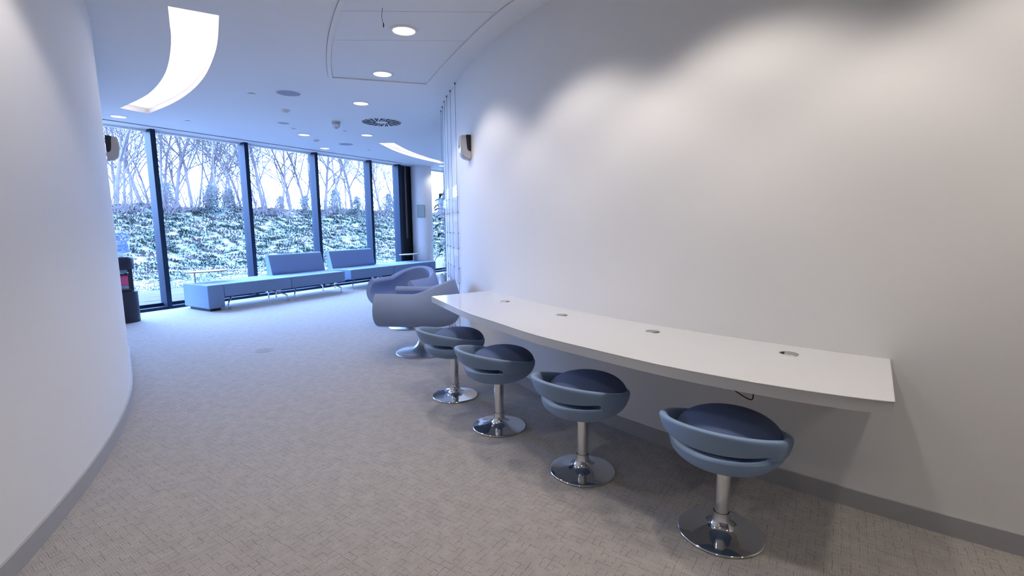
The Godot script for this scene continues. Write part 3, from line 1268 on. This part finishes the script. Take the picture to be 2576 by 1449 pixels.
# ---------------------------------------------------------------- benches
func bench(label: String, s0: float, s1: float, d_front: float, flip: bool) -> void:
	# the bench runs from s0 to s1 along the glass; its end block stands at s0, or at s1 when flipped
	var base := win((s0 + s1) / 2, d_front - 0.38)
	var t := thing("modular_bench", label, "bench", base, 0, "blue upholstered benches by the windows")
	t.transform.basis = Basis(U, Vector3.UP, U.cross(Vector3.UP))
	var length := s1 - s0
	var dir := -1.0 if flip else 1.0
	var x_of := func(x: float) -> float: return (x - length / 2) * dir      # x metres from the block's end
	var front := 0.38 if t.transform.basis.z.dot(N_IN) > 0 else -0.38
	var fz := signf(front)
	var mb := MB.new()
	mb.rbox(Vector3(0.25, 0.375, 0.76), 0.015, Transform3D(Basis(), Vector3(x_of.call(0.125), 0.2325, 0)), 3)
	var blk := part("end_block", mb, mats.bench_fabric, t)
	mb = MB.new()
	mb.box(Vector3(0.17, 0.046, 0.60), Transform3D(Basis(), Vector3(x_of.call(0.13), 0.024, 0)))
	part("plinth", mb, mats.black_plastic, blk)
	var seat_len := (length - 0.25) / 2
	for k in 2:
		var x0: float = 0.25 + seat_len * k
		mb = MB.new()
		mb.rbox(Vector3(seat_len - 0.006, 0.208, 0.76), 0.014, Transform3D(Basis(), Vector3(x_of.call(x0 + seat_len / 2), 0.316, 0)), 3)
		part("seat", mb, mats.bench_fabric, t)
		for e in [[0.075, 0.30], [seat_len - 0.075, seat_len - 0.34]]:
			for z in [1.0, -1.0]:
				var foot := Vector3(x_of.call(x0 + e[0]), 0.0, fz * z * (0.33 if z > 0 else 0.24))
				var root := Vector3(x_of.call(x0 + e[1]), 0.205, fz * z * 0.08)
				var knee := foot + Vector3(0, 0.095, 0)
				mb = MB.new()
				mb.tube(smooth_line([root, root.lerp(knee, 0.5) + Vector3(0, 0.012, 0), root.lerp(knee, 0.93) + Vector3(0, 0.004, 0), foot + Vector3(0, 0.07, 0), foot + Vector3(0, 0.006, 0)], 4), 0.0125, 8)
				var lg := part("leg", mb, mats.chrome, t)
				mb = MB.new()
				mb.lathe([Vector2(0.0005, 0.0), Vector2(0.032, 0.0), Vector2(0.032, 0.005), Vector2(0.018, 0.012), Vector2(0.013, 0.02)], foot, 16)
				part("foot", mb, mats.chrome, lg)
	# backrest on the seat away from the block: a wedge that leans back
	var bx0: float = 0.25 + seat_len + 0.01
	var bx1: float = 0.25 + seat_len * 2 - 0.02
	mb = MB.new()
	var prof := [Vector2(-0.20, 0.418), Vector2(-0.375, 0.418), Vector2(-0.40, 0.77), Vector2(-0.385, 0.795), Vector2(-0.345, 0.805), Vector2(-0.312, 0.792), Vector2(-0.298, 0.765)]
	var smooth := []
	for i in prof.size():
		var p: Vector2 = prof[i]
		var q: Vector2 = prof[(i + 1) % prof.size()]
		for k in 4:
			smooth.append(p.lerp(q, k / 4.0))
	var rows := []
	for k in [[0.0, 0.985], [0.012, 1.0], [0.988, 1.0], [1.0, 0.985]]:
		var row := []
		for p in smooth:
			var m := Vector2(-0.30, 0.60)
			var pp: Vector2 = m + (p - m) * k[1]
			row.append(Vector3(x_of.call(lerpf(bx0, bx1, k[0])), pp.y, fz * pp.x))
		rows.append(row)
	mb.grid(rows, true, false, Vector3(x_of.call((bx0 + bx1) / 2), 0.6, fz * -0.3))
	fix_loft(mb, rows)
	mb.fan(rows[0], Vector3(-dir, 0, 0))
	mb.fan(rows[-1], Vector3(dir, 0, 0))
	part("backrest", mb, mats.bench_fabric, t)
	# writing tablet on a pole through the end block
	var px: float = x_of.call(0.13)
	var pz := fz * -0.25
	mb = MB.new()
	mb.tube([Vector3(px, 0.415, pz), Vector3(px, 0.592, pz)], 0.014, 12)
	var pole := part("tablet_pole", mb, mats.brushed_steel, t)
	mb = MB.new()
	mb.lathe([Vector2(0.028, 0.42), Vector2(0.028, 0.425), Vector2(0.015, 0.428)], Vector3(px, 0, pz), 16)
	part("collar", mb, mats.brushed_steel, pole)
	var shape := []
	for i in 36:
		var a := TAU * i / 36.0
		var ex := 0.33 * cos(a)
		var ez := 0.17 * sin(a) * (1.0 + 0.18 * cos(a) * dir)
		shape.append(Vector2(px + dir * 0.18 + ex, pz + fz * 0.04 + ez))
	mb = MB.new()
	mb.slab(shape, 0.590, 0.6025)
	var tab := part("tablet_edge", mb, mats.table_edge, t)
	mb = MB.new()
	mb.slab(shape, 0.6025, 0.606)
	part("tablet_top", mb, mats.table_laminate, tab)


# ---------------------------------------------------------------- small things
func build_freshener(label: String, p: Vector3, nrm: Vector3, first: bool, source: Node3D) -> Node3D:
	var o: Node3D
	if first:
		o = thing("air_freshener", label, "dispenser", Vector3.ZERO, 0, "wall air freshener dispensers")
		# side outline (depth, height): +z points away from the wall
		var side := smooth_line([Vector2(0.0, 0.0), Vector2(0.032, 0.001), Vector2(0.065, 0.014), Vector2(0.092, 0.045), Vector2(0.104, 0.09), Vector2(0.106, 0.14), Vector2(0.102, 0.19), Vector2(0.095, 0.225), Vector2(0.082, 0.234), Vector2(0.0, 0.235)], 4)
		var rows := []
		for k in [[-0.052, 0.90], [-0.050, 0.955], [-0.042, 0.99], [-0.03, 1.0], [0.03, 1.0], [0.042, 0.99], [0.050, 0.955], [0.052, 0.90]]:
			var row := []
			for q in side:
				row.append(Vector3(k[0], 0.1175 + (q.y - 0.1175) * k[1], q.x * k[1]))
			rows.append(row)
		var mb := MB.new()
		mb.grid(rows, true, false, Vector3(0, 0.12, 0.04))
		mb.fan(rows[0], Vector3.LEFT)
		mb.fan(rows[-1], Vector3.RIGHT)
		part("cover", mb, mats.silver_plastic, o)
		for s in [-1.0, 1.0]:
			mb = MB.new()
			var sh := []
			for q in smooth_line([Vector2(0.0, 0.078), Vector2(0.022, 0.082), Vector2(0.036, 0.10), Vector2(0.042, 0.14), Vector2(0.045, 0.19), Vector2(0.046, 0.233), Vector2(0.0, 0.233)], 3):
				sh.append(Vector3(s * 0.0535, q.y, q.x))
			mb.fan(sh, Vector3(s, 0, 0))
			part("side_window", mb, mats.black_plastic, o)
		mb = MB.new()
		mb.rbox(Vector3(0.104, 0.003, 0.046), 0.001, Transform3D(Basis(), Vector3(0, 0.235, 0.023)), 1)
		part("lid", mb, mats.black_plastic, o)
		mb = MB.new()
		mb.rbox(Vector3(0.018, 0.02, 0.006), 0.002, Transform3D(Basis(), Vector3(0, 0.128, 0.106)), 1)
		part("nozzle", mb, mats.black_plastic, o)
		mb = MB.new()
		mb.rbox(Vector3(0.03, 0.012, 0.02), 0.002, Transform3D(Basis(), Vector3(0, 0.004, 0.012)), 1)
		part("lock", mb, mats.black_plastic, o)
	else:
		o = copy_of(source, label)
	o.position = p
	o.rotation.y = atan2(nrm.x, nrm.z)
	return o


func build_small() -> void:
	var z := -4.97
	var f := build_freshener("silver and black air freshener high on the right wall", Vector3(wall_x(z), 1.975, z) + wall_normal(z) * 0.002, wall_normal(z), true, null)
	var lp := Vector3(-3.93, 1.975, -4.82)
	var best := 1e9
	var line := left_line()
	var nl := Vector3(0.70, 0, -0.71)
	for i in line.size() - 1:
		for k in 20:
			var q: Vector2 = line[i].lerp(line[i + 1], k / 20.0)
			if q.distance_to(Vector2(-3.93, -4.82)) < best:
				best = q.distance_to(Vector2(-3.93, -4.82))
				lp = Vector3(q.x, 1.975, q.y)
				var e: Vector2 = (line[i + 1] - line[i]).normalized()
				nl = Vector3(-e.y, 0, e.x)
				if nl.x < 0:
					nl = -nl
	build_freshener("silver and black air freshener at the edge of the left wall", lp + nl * 0.002, nl, false, f)
	# water cooler
	var wd := thing("water_cooler", "dark water cooler standing behind the left wall's edge", "water cooler", Vector3(-5.50, 0, -6.78), atan2(0.80, 0.60))
	var mb := MB.new()
	mb.lathe([Vector2(0.0005, 0.0), Vector2(0.165, 0.0), Vector2(0.165, 0.43), Vector2(0.160, 0.44), Vector2(0.0005, 0.44)], Vector3.ZERO, 32, true)
	part("lower_body", mb, mats.navy_plastic, wd)
	mb = MB.new()
	mb.rbox(Vector3(0.26, 0.50, 0.17), 0.02, Transform3D(Basis(), Vector3(0, 0.66, -0.06)), 2)
	part("back_body", mb, mats.navy_plastic, wd)
	mb = MB.new()
	mb.lathe([Vector2(0.150, 0.75), Vector2(0.155, 0.76), Vector2(0.155, 0.90), Vector2(0.145, 0.925), Vector2(0.0005, 0.93)], Vector3.ZERO, 32)
	part("head", mb, mats.navy_plastic, wd)
	mb = MB.new()
	mb.rbox(Vector3(0.15, 0.035, 0.10), 0.01, Transform3D(Basis(), Vector3(0, 0.455, 0.09)), 2)
	part("drip_tray", mb, mats.black_plastic, wd)
	mb = MB.new()
	mb.rbox(Vector3(0.13, 0.14, 0.008), 0.003, Transform3D(Basis(), Vector3(0, 0.59, 0.028)), 1)
	part("pink_label", mb, mats.pink_print, wd)
	mb = MB.new()
	mb.rbox(Vector3(0.13, 0.045, 0.008), 0.003, Transform3D(Basis(), Vector3(0, 0.495, 0.028)), 1)
	part("blue_label", mb, mats.pale_blue_print, wd)
	mb = MB.new()
	mb.rbox(Vector3(0.13, 0.06, 0.008), 0.003, Transform3D(Basis(), Vector3(0, 0.712, 0.028)), 1)
	part("control_panel", mb, mats.pale_blue_print, wd)
	for s in [-1.0, 1.0]:
		mb = MB.new()
		mb.tube([Vector3(s * 0.04, 0.69, 0.03), Vector3(s * 0.04, 0.69, 0.10), Vector3(s * 0.04, 0.665, 0.11)], 0.011, 8)
		var tap := part("tap", mb, mats.black_plastic, wd)
		mb = MB.new()
		mb.rbox(Vector3(0.026, 0.012, 0.05), 0.004, Transform3D(Basis(), Vector3(s * 0.04, 0.708, 0.11)), 1)
		part("lever", mb, mats.white_plastic, tap)
	var bt := thing("water_bottle", "large clear blue water bottle upside down on the cooler", "water bottle", Vector3(-5.50, 0.93, -6.78))
	mb = MB.new()
	mb.lathe([Vector2(0.05, 0.0), Vector2(0.06, 0.02), Vector2(0.12, 0.045), Vector2(0.133, 0.06), Vector2(0.133, 0.10), Vector2(0.127, 0.108), Vector2(0.127, 0.118), Vector2(0.133, 0.126), Vector2(0.133, 0.165), Vector2(0.120, 0.178), Vector2(0.120, 0.20), Vector2(0.133, 0.212), Vector2(0.133, 0.345), Vector2(0.125, 0.362), Vector2(0.0005, 0.366)], Vector3.ZERO, 32)
	part("bottle", mb, mats.bottle_plastic, bt)
	mb = MB.new()
	mb.lathe([Vector2(0.0005, 0.012), Vector2(0.05, 0.02), Vector2(0.115, 0.048), Vector2(0.128, 0.062), Vector2(0.128, 0.215), Vector2(0.0005, 0.216)], Vector3.ZERO, 24)
	part("water", mb, mats.bottle_plastic, bt)
	# floor socket
	var fb := thing("floor_box", "round carpet-filled floor socket lid set into the carpet", "floor box", Vector3(-2.69, 0.0, -5.11))
	mb = MB.new()
	mb.lathe([Vector2(0.098, 0.0), Vector2(0.097, 0.0035), Vector2(0.091, 0.0035), Vector2(0.090, 0.001)], Vector3.ZERO, 36)
	part("rim", mb, mats.skirting, fb)
	mb = MB.new()
	mb.lathe([Vector2(0.0005, 0.0022), Vector2(0.0905, 0.0022)], Vector3.ZERO, 36)
	part("lid", mb, mats.carpet, fb)
	# brochure display on taut wires
	var wires := [Vector2(-0.605, -5.51), Vector2(-0.695, -5.81), Vector2(-0.765, -6.04), Vector2(-0.83, -6.29), Vector2(-0.89, -6.56), Vector2(-0.945, -6.80)]
	var bd := thing("brochure_display", "clear acrylic brochure pockets hung on thin wires along the wall", "brochure display", Vector3(wires[2].x, 0, wires[2].y))
	var o2: Vector2 = wires[2]
	for w in wires:
		mb = MB.new()
		var p := Vector3(w.x - o2.x, 0, w.y - o2.y)
		mb.tube([p + Vector3(0, 0.0, 0), p + Vector3(0, CEIL, 0)], 0.0022, 6)
		var wr := part("wire", mb, mats.wire_steel, bd)
		mb = MB.new()
		mb.lathe([Vector2(0.008, CEIL), Vector2(0.008, CEIL - 0.02), Vector2(0.0005, CEIL - 0.022)], p, 12)
		part("ceiling_anchor", mb, mats.wire_steel, wr)
		mb = MB.new()
		mb.lathe([Vector2(0.008, 0.0), Vector2(0.008, 0.05), Vector2(0.0005, 0.055)], p, 12)
		part("floor_anchor", mb, mats.wire_steel, wr)
	for pair in [[0, 1], [2, 3], [4, 5]]:
		var a := Vector3(wires[pair[0]].x - o2.x, 0, wires[pair[0]].y - o2.y)
		var b := Vector3(wires[pair[1]].x - o2.x, 0, wires[pair[1]].y - o2.y)
		var x := (b - a).normalized()
		var outw := x.cross(Vector3.UP)
		if outw.dot(Vector3(-1, 0, 0.3)) < 0:
			outw = -outw
		var wd2 := a.distance_to(b)
		for row in 3:
			var y0: float = [1.46, 1.055, 0.655][row]
			var pk := Node3D.new()
			pk.name = "pocket"
			bd.add_child(pk, true)
			pk.transform = Transform3D(Basis(x, Vector3.UP, x.cross(Vector3.UP)), (a + b) / 2 + Vector3(0, y0, 0))
			var zz := signf(x.cross(Vector3.UP).dot(outw))
			mb = MB.new()
			mb.rbox(Vector3(wd2 - 0.012, 0.32, 0.004), 0.0015, Transform3D(Basis(), Vector3(0, 0.16, 0)), 1)
			part("back_panel", mb, mats.acrylic, pk)
			mb = MB.new()
			mb.rbox(Vector3(wd2 - 0.012, 0.19, 0.004), 0.0015, Transform3D(Basis(), Vector3(0, 0.095, zz * 0.035)), 1)
			part("front_panel", mb, mats.acrylic, pk)
			mb = MB.new()
			mb.rbox(Vector3(wd2 - 0.012, 0.004, 0.035), 0.0015, Transform3D(Basis(), Vector3(0, 0.002, zz * 0.0175)), 1)
			part("floor_panel", mb, mats.acrylic, pk)
			for s in [-1.0, 1.0]:
				for yy in [0.015, 0.185]:
					mb = MB.new()
					mb.tube([Vector3(s * wd2 / 2, yy, -0.008), Vector3(s * wd2 / 2, yy, 0.010)], 0.009, 10)
					part("clamp", mb, mats.brushed_steel, pk)
	# plant behind the end of the right wall
	var pl := thing("potted_plant", "tall green leafy plant half hidden behind the end of the right wall", "plant", Vector3(-1.27, 0, -9.6))
	mb = MB.new()
	mb.lathe([Vector2(0.0005, 0.0), Vector2(0.13, 0.0), Vector2(0.17, 0.36), Vector2(0.155, 0.365), Vector2(0.15, 0.33), Vector2(0.0005, 0.33)], Vector3.ZERO, 28, true)
	part("pot", mb, mats.pot_grey, pl)
	mb = MB.new()
	mb.tube([Vector3(0, 0.32, 0), Vector3(0.02, 0.8, 0.01), Vector3(-0.02, 1.3, 0), Vector3(0.0, 1.95, 0.02)], [0.02, 0.016, 0.013, 0.007], 8)
	part("stem", mb, mats.bark, pl)
	rng.seed = 11
	for i in 34:
		var y := lerpf(0.75, 1.98, i / 33.0)
		var an := i * 2.4 + rng.randf() * 0.5
		var d := Vector3(cos(an), 0.15, sin(an)).normalized()
		var reach := rng.randf_range(0.05, 0.20)
		var root := Vector3(0, y - 0.05, 0)
		var bs := root + d * reach
		var leaf := MB.new()
		leaf.tube([root, bs], 0.003, 4, false)
		var rows := []
		var ln := rng.randf_range(0.13, 0.19)
		var sidev := d.cross(Vector3.UP).normalized()
		var droop := rng.randf_range(0.3, 1.0)
		for k in 7:
			var q := k / 6.0
			var ww := 0.052 * sin(PI * pow(q, 0.75)) + 0.001
			var mid := bs + d * ln * q + Vector3.DOWN * droop * ln * q * q
			rows.append([mid - sidev * ww + Vector3.UP * 0.008, mid, mid + sidev * ww + Vector3.UP * 0.008])
		leaf.grid(rows, false, false, null, Vector3.UP)
		part("leaf", leaf, mats.leaf_green, pl)


# ---------------------------------------------------------------- outside
func ground_y(s: float, d: float, f: FastNoiseLite) -> float:   # d metres out from the glass
	var y := -0.06
	y += 2.25 * smoothstep(4.6, 15.5, d)
	y += 0.03 * smoothstep(16.0, 60.0, d) * 12.0
	y += (f.get_noise_2d(s * 5.0, d * 5.0) * 0.22 + f.get_noise_2d(s * 19.0, d * 19.0) * 0.10) * smoothstep(4.0, 7.0, d)
	return y


func build_outside() -> void:
	var f := FastNoiseLite.new()
	f.seed = 5
	f.frequency = 0.06
	f.fractal_octaves = 3
	# ground
	var mb := MB.new()
	mb.colored = true
	var ds := [0.1, 1.0, 2.0, 3.0, 3.15]
	var d := 3.4
	while d < 18:
		ds.append(d)
		d += 0.35
	while d < 75:
		ds.append(d)
		d += 3.0
	var rows := []
	var cols := []
	for q in ds:
		var row := []
		var s := -40.0
		while s <= 70.0:
			var p := win(s, -q, ground_y(s, q, f))
			if q < 3.1:
				p.y = -0.09
			row.append(p)
			var k := clampf(0.5 + f.get_noise_2d(s * 14.0 + 300, q * 40.0) * 1.3, 0, 1)
			cols.append(Color(0.10, 0.125, 0.095).lerp(Color(0.20, 0.19, 0.175), k))
			s += 0.7
		rows.append(row)
	mb.grid(rows, false, false, null, Vector3.UP)
	for i in cols.size():
		mb.c[i] = cols[i]
	var g := struct("ground", mb, mats.ground_mix)
	tag(g, "frosted grass ground rising into a bank outside the windows", "ground")
	# paving slabs
	var pv := Node3D.new()
	pv.name = "paving"
	pv.set_meta("kind", "structure")
	add_child(pv)
	var slab := MB.new()
	slab.rbox(Vector3(0.594, 0.05, 0.594), 0.006, Transform3D(), 1)
	var sm := slab.mesh()
	rng.seed = 21
	for r in 5:
		for k in 34:
			var o := part("paver", sm, mats.paver if rng.randf() < 0.6 else mats.paver_pale, pv)
			o.transform = frame_at(win(-4.0 + k * 0.6 + (0.3 if r % 2 else 0.0), -0.40 - r * 0.6, -0.048 + rng.randf_range(-0.003, 0.003)))
	# frosted grass and scrub
	var tuft := MB.new()
	rng.seed = 31
	for i in 14:
		var an := rng.randf() * TAU
		var h := rng.randf_range(0.25, 0.6)
		var root := Vector3(rng.randf_range(-0.3, 0.3), -0.05, rng.randf_range(-0.3, 0.3))
		var lean := Vector3(cos(an), 0, sin(an)) * rng.randf_range(0.25, 0.75)
		var side := Vector3(-sin(an), 0, cos(an)) * 0.075
		var mid := root + lean * 0.4 + Vector3.UP * h * 0.75
		var tip := root + lean + Vector3.UP * h * 0.8
		var nn := (Vector3.UP + lean.normalized() * 0.35).normalized()
		var k := tuft.v.size()
		tuft.vert(root - side, nn)
		tuft.vert(root + side, nn)
		tuft.vert(mid - side * 0.7, nn)
		tuft.vert(mid + side * 0.7, nn)
		tuft.vert(tip, nn)
		tuft.tri(k, k + 1, k + 3)
		tuft.tri(k, k + 3, k + 2)
		tuft.tri(k + 2, k + 3, k + 4)
	var mm := MultiMesh.new()
	mm.transform_format = MultiMesh.TRANSFORM_3D
	mm.use_colors = true
	mm.mesh = tuft.mesh()
	var count := 48000
	mm.instance_count = count
	for i in count:
		var s := rng.randf_range(-9.0, 27.0)
		var q := 3.25 + 14.5 * pow(rng.randf(), 1.15)
		var wild := smoothstep(4.6, 6.5, q)
		var size := lerpf(rng.randf_range(0.05, 0.09), rng.randf_range(0.10, 0.24), wild)
		var patch := f.get_noise_2d(s * 6.0, q * 20.0 + 90)
		var b := Basis(Vector3.UP, rng.randf() * TAU).scaled(Vector3(size * 1.1, size * rng.randf_range(0.7, 1.3), size * 1.1))
		mm.set_instance_transform(i, Transform3D(b, win(s, -q, ground_y(s, q, f))))
		var band := 0.42                                     # frost lies on the verge and the upper bank; the foot of the bank is greener
		if q < 3.55 or (q > 4.7 and q < 5.8):
			band = 0.12
		elif q < 4.7:
			band = 0.62
		elif q < 9.0:
			band = 0.30
		var k := clampf(band + patch * 2.0 + rng.randf_range(-0.22, 0.22), 0, 1)
		mm.set_instance_color(i, Color(0.085, 0.115, 0.082).lerp(Color(0.29, 0.265, 0.24), k))
	var gi := MultiMeshInstance3D.new()
	gi.name = "frosted_grass"
	gi.multimesh = mm
	gi.material_override = mats.grass_mix
	add_child(gi)
	tag(gi, "frosted tussocky grass and scrub covering the bank outside", "grass")
	gi.set_meta("kind", "stuff")
	build_trees(f)


func grow(limb: MB, twig: MB, p: Vector3, dir: Vector3, length: float, rad: float, level: int, most: int) -> void:
	var n: int = [9, 6, 5, 4, 3][level]
	var path := [p]
	var rads := [rad]
	var d := dir
	var bend := Vector3(rng.randf_range(-1, 1), rng.randf_range(-0.2, 0.6), rng.randf_range(-1, 1)) * (0.10 if level == 0 else 0.26)
	for i in n:
		d = (d + bend * 0.5 + Vector3(rng.randf_range(-1, 1), rng.randf_range(-0.5, 0.8), rng.randf_range(-1, 1)) * (0.10 if level == 0 else 0.24)).normalized()
		path.append(path[-1] + d * length / n)
		rads.append(rad * lerpf(1.0, 0.30 if level < most else 0.4, (i + 1.0) / n))
	(limb if level < 2 else twig).tube(path, rads, [7, 5, 4, 3, 3][level], false)
	if level == most:
		return
	var kids: int = [12, 7, 6, 5][level]
	for k in kids:
		var t := lerpf(0.18 if level == 0 else 0.15, 1.0, (k + rng.randf() * 0.8) / kids)
		var at := t * n
		var i := mini(int(at), n - 1)
		var q: Vector3 = path[i].lerp(path[i + 1], at - i)
		var along: Vector3 = (path[i + 1] - path[i]).normalized()
		var an := k * 2.4 + rng.randf() * 1.2
		var s1 := along.cross(Vector3.UP if absf(along.y) < 0.9 else Vector3.RIGHT).normalized()
		var s2 := along.cross(s1)
		var out := (s1 * cos(an) + s2 * sin(an))
		var sp := rng.randf_range(0.75, 1.25)
		var nd := (along + out * sp + Vector3.UP * 0.15).normalized()
		grow(limb, twig, q, nd, length * rng.randf_range(0.50, 0.72) * (1.15 - 0.35 * t), lerpf(rads[i], rads[i + 1], at - i) * rng.randf_range(0.45, 0.65), level + 1, most)


func build_trees(f: FastNoiseLite) -> void:
	rng.seed = 101
	var kinds := []
	for k in 4:
		var limb := MB.new()
		var twig := MB.new()
		grow(limb, twig, Vector3(0, -0.3, 0), Vector3.UP, [6.0, 7.0, 5.4, 7.6][k], [0.085, 0.075, 0.09, 0.06][k], 0, 4)
		kinds.append([limb.mesh(), twig.mesh()])
	# columns of the picture where trunks stand, as x / depth, and metres beyond the glass
	var spots := []
	for i in 20:
		spots.append([0.81 - i * 0.0305 + rng.randf_range(-0.008, 0.008), 15.0 + 4.5 * rng.randf(), i % 4])
	spots.append([0.145, 16.5, 0])
	for i in 20:
		spots.append([0.80 - i * 0.031 + rng.randf_range(-0.008, 0.008), 24.0 + 6.0 * rng.randf(), (i + 2) % 4])
	spots.append([0.125, 27.0, 3])
	var pane := func(ratio: float) -> int:
		for k in 5:
			if ratio > [0.735, 0.548, 0.405, 0.295, 0.215][k]:
				return k
		return 5
	var where := ["the leftmost window", "the second window", "the middle window", "the fourth window", "the narrow fifth window", "the rightmost window"]
	var seen := {}
	var nth := ["first", "second", "third", "fourth", "fifth", "sixth", "seventh", "eighth", "ninth", "tenth", "eleventh", "twelfth"]
	for q in spots:
		var back: bool = q[1] > 25
		var t0: float = (q[1] + 8.99) / (0.857 * q[0] + 0.515)
		var x: float = -q[0] * t0
		var z: float = -t0
		var rel := Vector3(x, 0, z) - W0
		var s := rel.dot(U)
		var pn: int = pane.call(q[0])
		var key := "%s%d" % ["far" if back else "near", pn]
		seen[key] = seen.get(key, 0) + 1
		var t := thing("bare_tree", "%s bare tree from the left %s, through %s" % [nth[seen[key] - 1], "in the far wood" if back else "on the bank", where[pn]], "tree", Vector3(x, ground_y(s, q[1], f), z), rng.randf() * TAU, "bare winter trees outside")
		var sc := rng.randf_range(0.85, 1.2)
		t.scale = Vector3(sc, sc, sc)
		var pale: bool = q[2] == 3
		part("trunk", kinds[q[2]][0], mats.bark_pale if pale else mats.bark, t)
		part("twigs", kinds[q[2]][1], mats.bark_pale if pale else mats.bark, t)
	# evergreen shrubs under the trees
	var leafm := []
	for k in 3:
		var mb := MB.new()
		for i in 1700:
			var a := rng.randf() * TAU
			var y := rng.randf()
			var r := sqrt(rng.randf()) * sqrt(maxf(0.0, 1.0 - pow(y, 2.2))) * (0.75 + 0.3 * sin(a * 3.0 + y * 7.0))
			var p := Vector3(cos(a) * r * 0.75, y * 1.5, sin(a) * r * 0.75)
			var n := Vector3(cos(a), rng.randf_range(-0.2, 1.0), sin(a)).normalized()
			var u := n.cross(Vector3(rng.randf_range(-1, 1), rng.randf_range(-1, 1), rng.randf_range(-1, 1))).normalized() * rng.randf_range(0.035, 0.07)
			var w := n.cross(u) * 0.5
			var b := mb.v.size()
			for c in [p - u, p + w, p + u, p - w]:
				mb.vert(c, n)
			mb.tri(b, b + 1, b + 2)
			mb.tri(b, b + 2, b + 3)
		leafm.append(mb.mesh())
	var stem := MB.new()
	stem.tube([Vector3(0, -0.2, 0), Vector3(0.03, 0.6, 0), Vector3(0, 1.2, 0.02)], [0.05, 0.035, 0.015], 6)
	var stm := stem.mesh()
	for q in [[0.70, 13.8, 1, 0.75], [0.61, 13.2, 2, 0.95], [0.575, 14.5, 0, 0.7], [0.47, 14.4, 2, 0.6], [0.42, 13.4, 0, 0.7], [0.36, 14.0, 1, 0.95], [0.315, 13.6, 2, 0.8], [0.25, 14.0, 0, 0.9], [0.145, 14.5, 1, 0.9]]:
		var t0: float = (q[1] + 8.99) / (0.857 * q[0] + 0.515)
		var p := Vector3(-q[0] * t0, 0, -t0)
		var s := (p - W0).dot(U)
		p.y = ground_y(s, q[1], f) - 0.1
		var wn: String = where[pane.call(q[0])]
		var key := "shrub" + wn
		seen[key] = seen.get(key, 0) + 1
		var t := thing("evergreen_shrub", "%s dark evergreen shrub from the left on the bank, through %s" % [nth[seen[key] - 1], wn], "shrub", p, rng.randf() * TAU, "evergreen shrubs on the bank")
		t.scale = Vector3.ONE * q[3]
		part("foliage", leafm[q[2]], mats.shrub_leaf, t)
		part("stem", stm, mats.bark, t)
	# bare undergrowth along the top of the bank
	var bush := []
	for k in 3:
		var limb := MB.new()
		var twig := MB.new()
		for i in 9:
			var an := i * 2.4
			grow(limb, twig, Vector3(cos(an) * 0.12, -0.15, sin(an) * 0.12), Vector3(cos(an) * 0.6, 1.0, sin(an) * 0.6).normalized(), rng.randf_range(0.9, 1.6), 0.018, 1, 3)
		bush.append([limb.mesh(), twig.mesh()])
	for i in 26:
		var ratio := 0.82 - i * 0.0275
		var dist := 12.4 + rng.randf() * 2.4
		var t0: float = (dist + 8.99) / (0.857 * ratio + 0.515)
		var p := Vector3(-ratio * t0, 0, -t0)
		p.y = ground_y((p - W0).dot(U), dist, f)
		var wn: String = where[pane.call(ratio)]
		var key := "brush" + wn
		seen[key] = seen.get(key, 0) + 1
		var t := thing("bare_shrub", "%s low bare shrub from the left on the bank, through %s" % [nth[mini(seen[key], 9) - 1], wn], "shrub", p, rng.randf() * TAU, "bare shrubs on the bank")
		t.scale = Vector3.ONE * rng.randf_range(0.8, 1.3)
		part("stems", bush[i % 3][0], mats.bark_pale if i % 2 else mats.bark, t)
		part("twigs", bush[i % 3][1], mats.bark_pale if i % 2 else mats.bark, t)


func _ready() -> void:
	# camera
	var cam := Camera3D.new()
	cam.name = "camera"
	cam.fov = 61.553
	cam.near = 0.05
	cam.far = 300.0
	add_child(cam)
	cam.transform = Transform3D(Basis(Vector3.RIGHT, -0.13025) * Basis(Vector3.BACK, -0.00808), Vector3(0, 1.33, 0))
	cam.current = true
	# overcast, cold winter sky
	var env := Environment.new()
	env.background_mode = Environment.BG_SKY
	var sky := Sky.new()
	var sm := ProceduralSkyMaterial.new()
	sm.sky_top_color = lin(0.26, 0.465, 1.0)
	sm.sky_horizon_color = lin(0.30, 0.49, 1.0)
	sm.sky_curve = 0.3
	sm.ground_bottom_color = lin(0.04, 0.06, 0.10)
	sm.ground_horizon_color = lin(0.05, 0.07, 0.11)
	sky.sky_material = sm
	env.sky = sky
	env.background_energy_multiplier = 28.0
	env.tonemap_mode = Environment.TONE_MAPPER_LINEAR
	env.tonemap_exposure = 1.0
	env.sdfgi_enabled = true
	env.ssao_enabled = true
	env.ssil_enabled = true
	var we := WorldEnvironment.new()
	we.name = "world_environment"
	we.environment = env
	add_child(we)
	make_materials()
	build_shell()
	build_tray()
	build_windows()
	build_worktop()
	bench("blue bench with its end block and tablet table at the left, nearer the viewer", 0.13, 2.79, 1.06, false)
	bench("blue bench farther along the windows, its end block beside the white column", 3.03, 5.76, 0.95, true)
	build_lounges()
	build_stools()
	build_lamps()
	build_ceiling_fittings()
	build_small()
	build_outside()
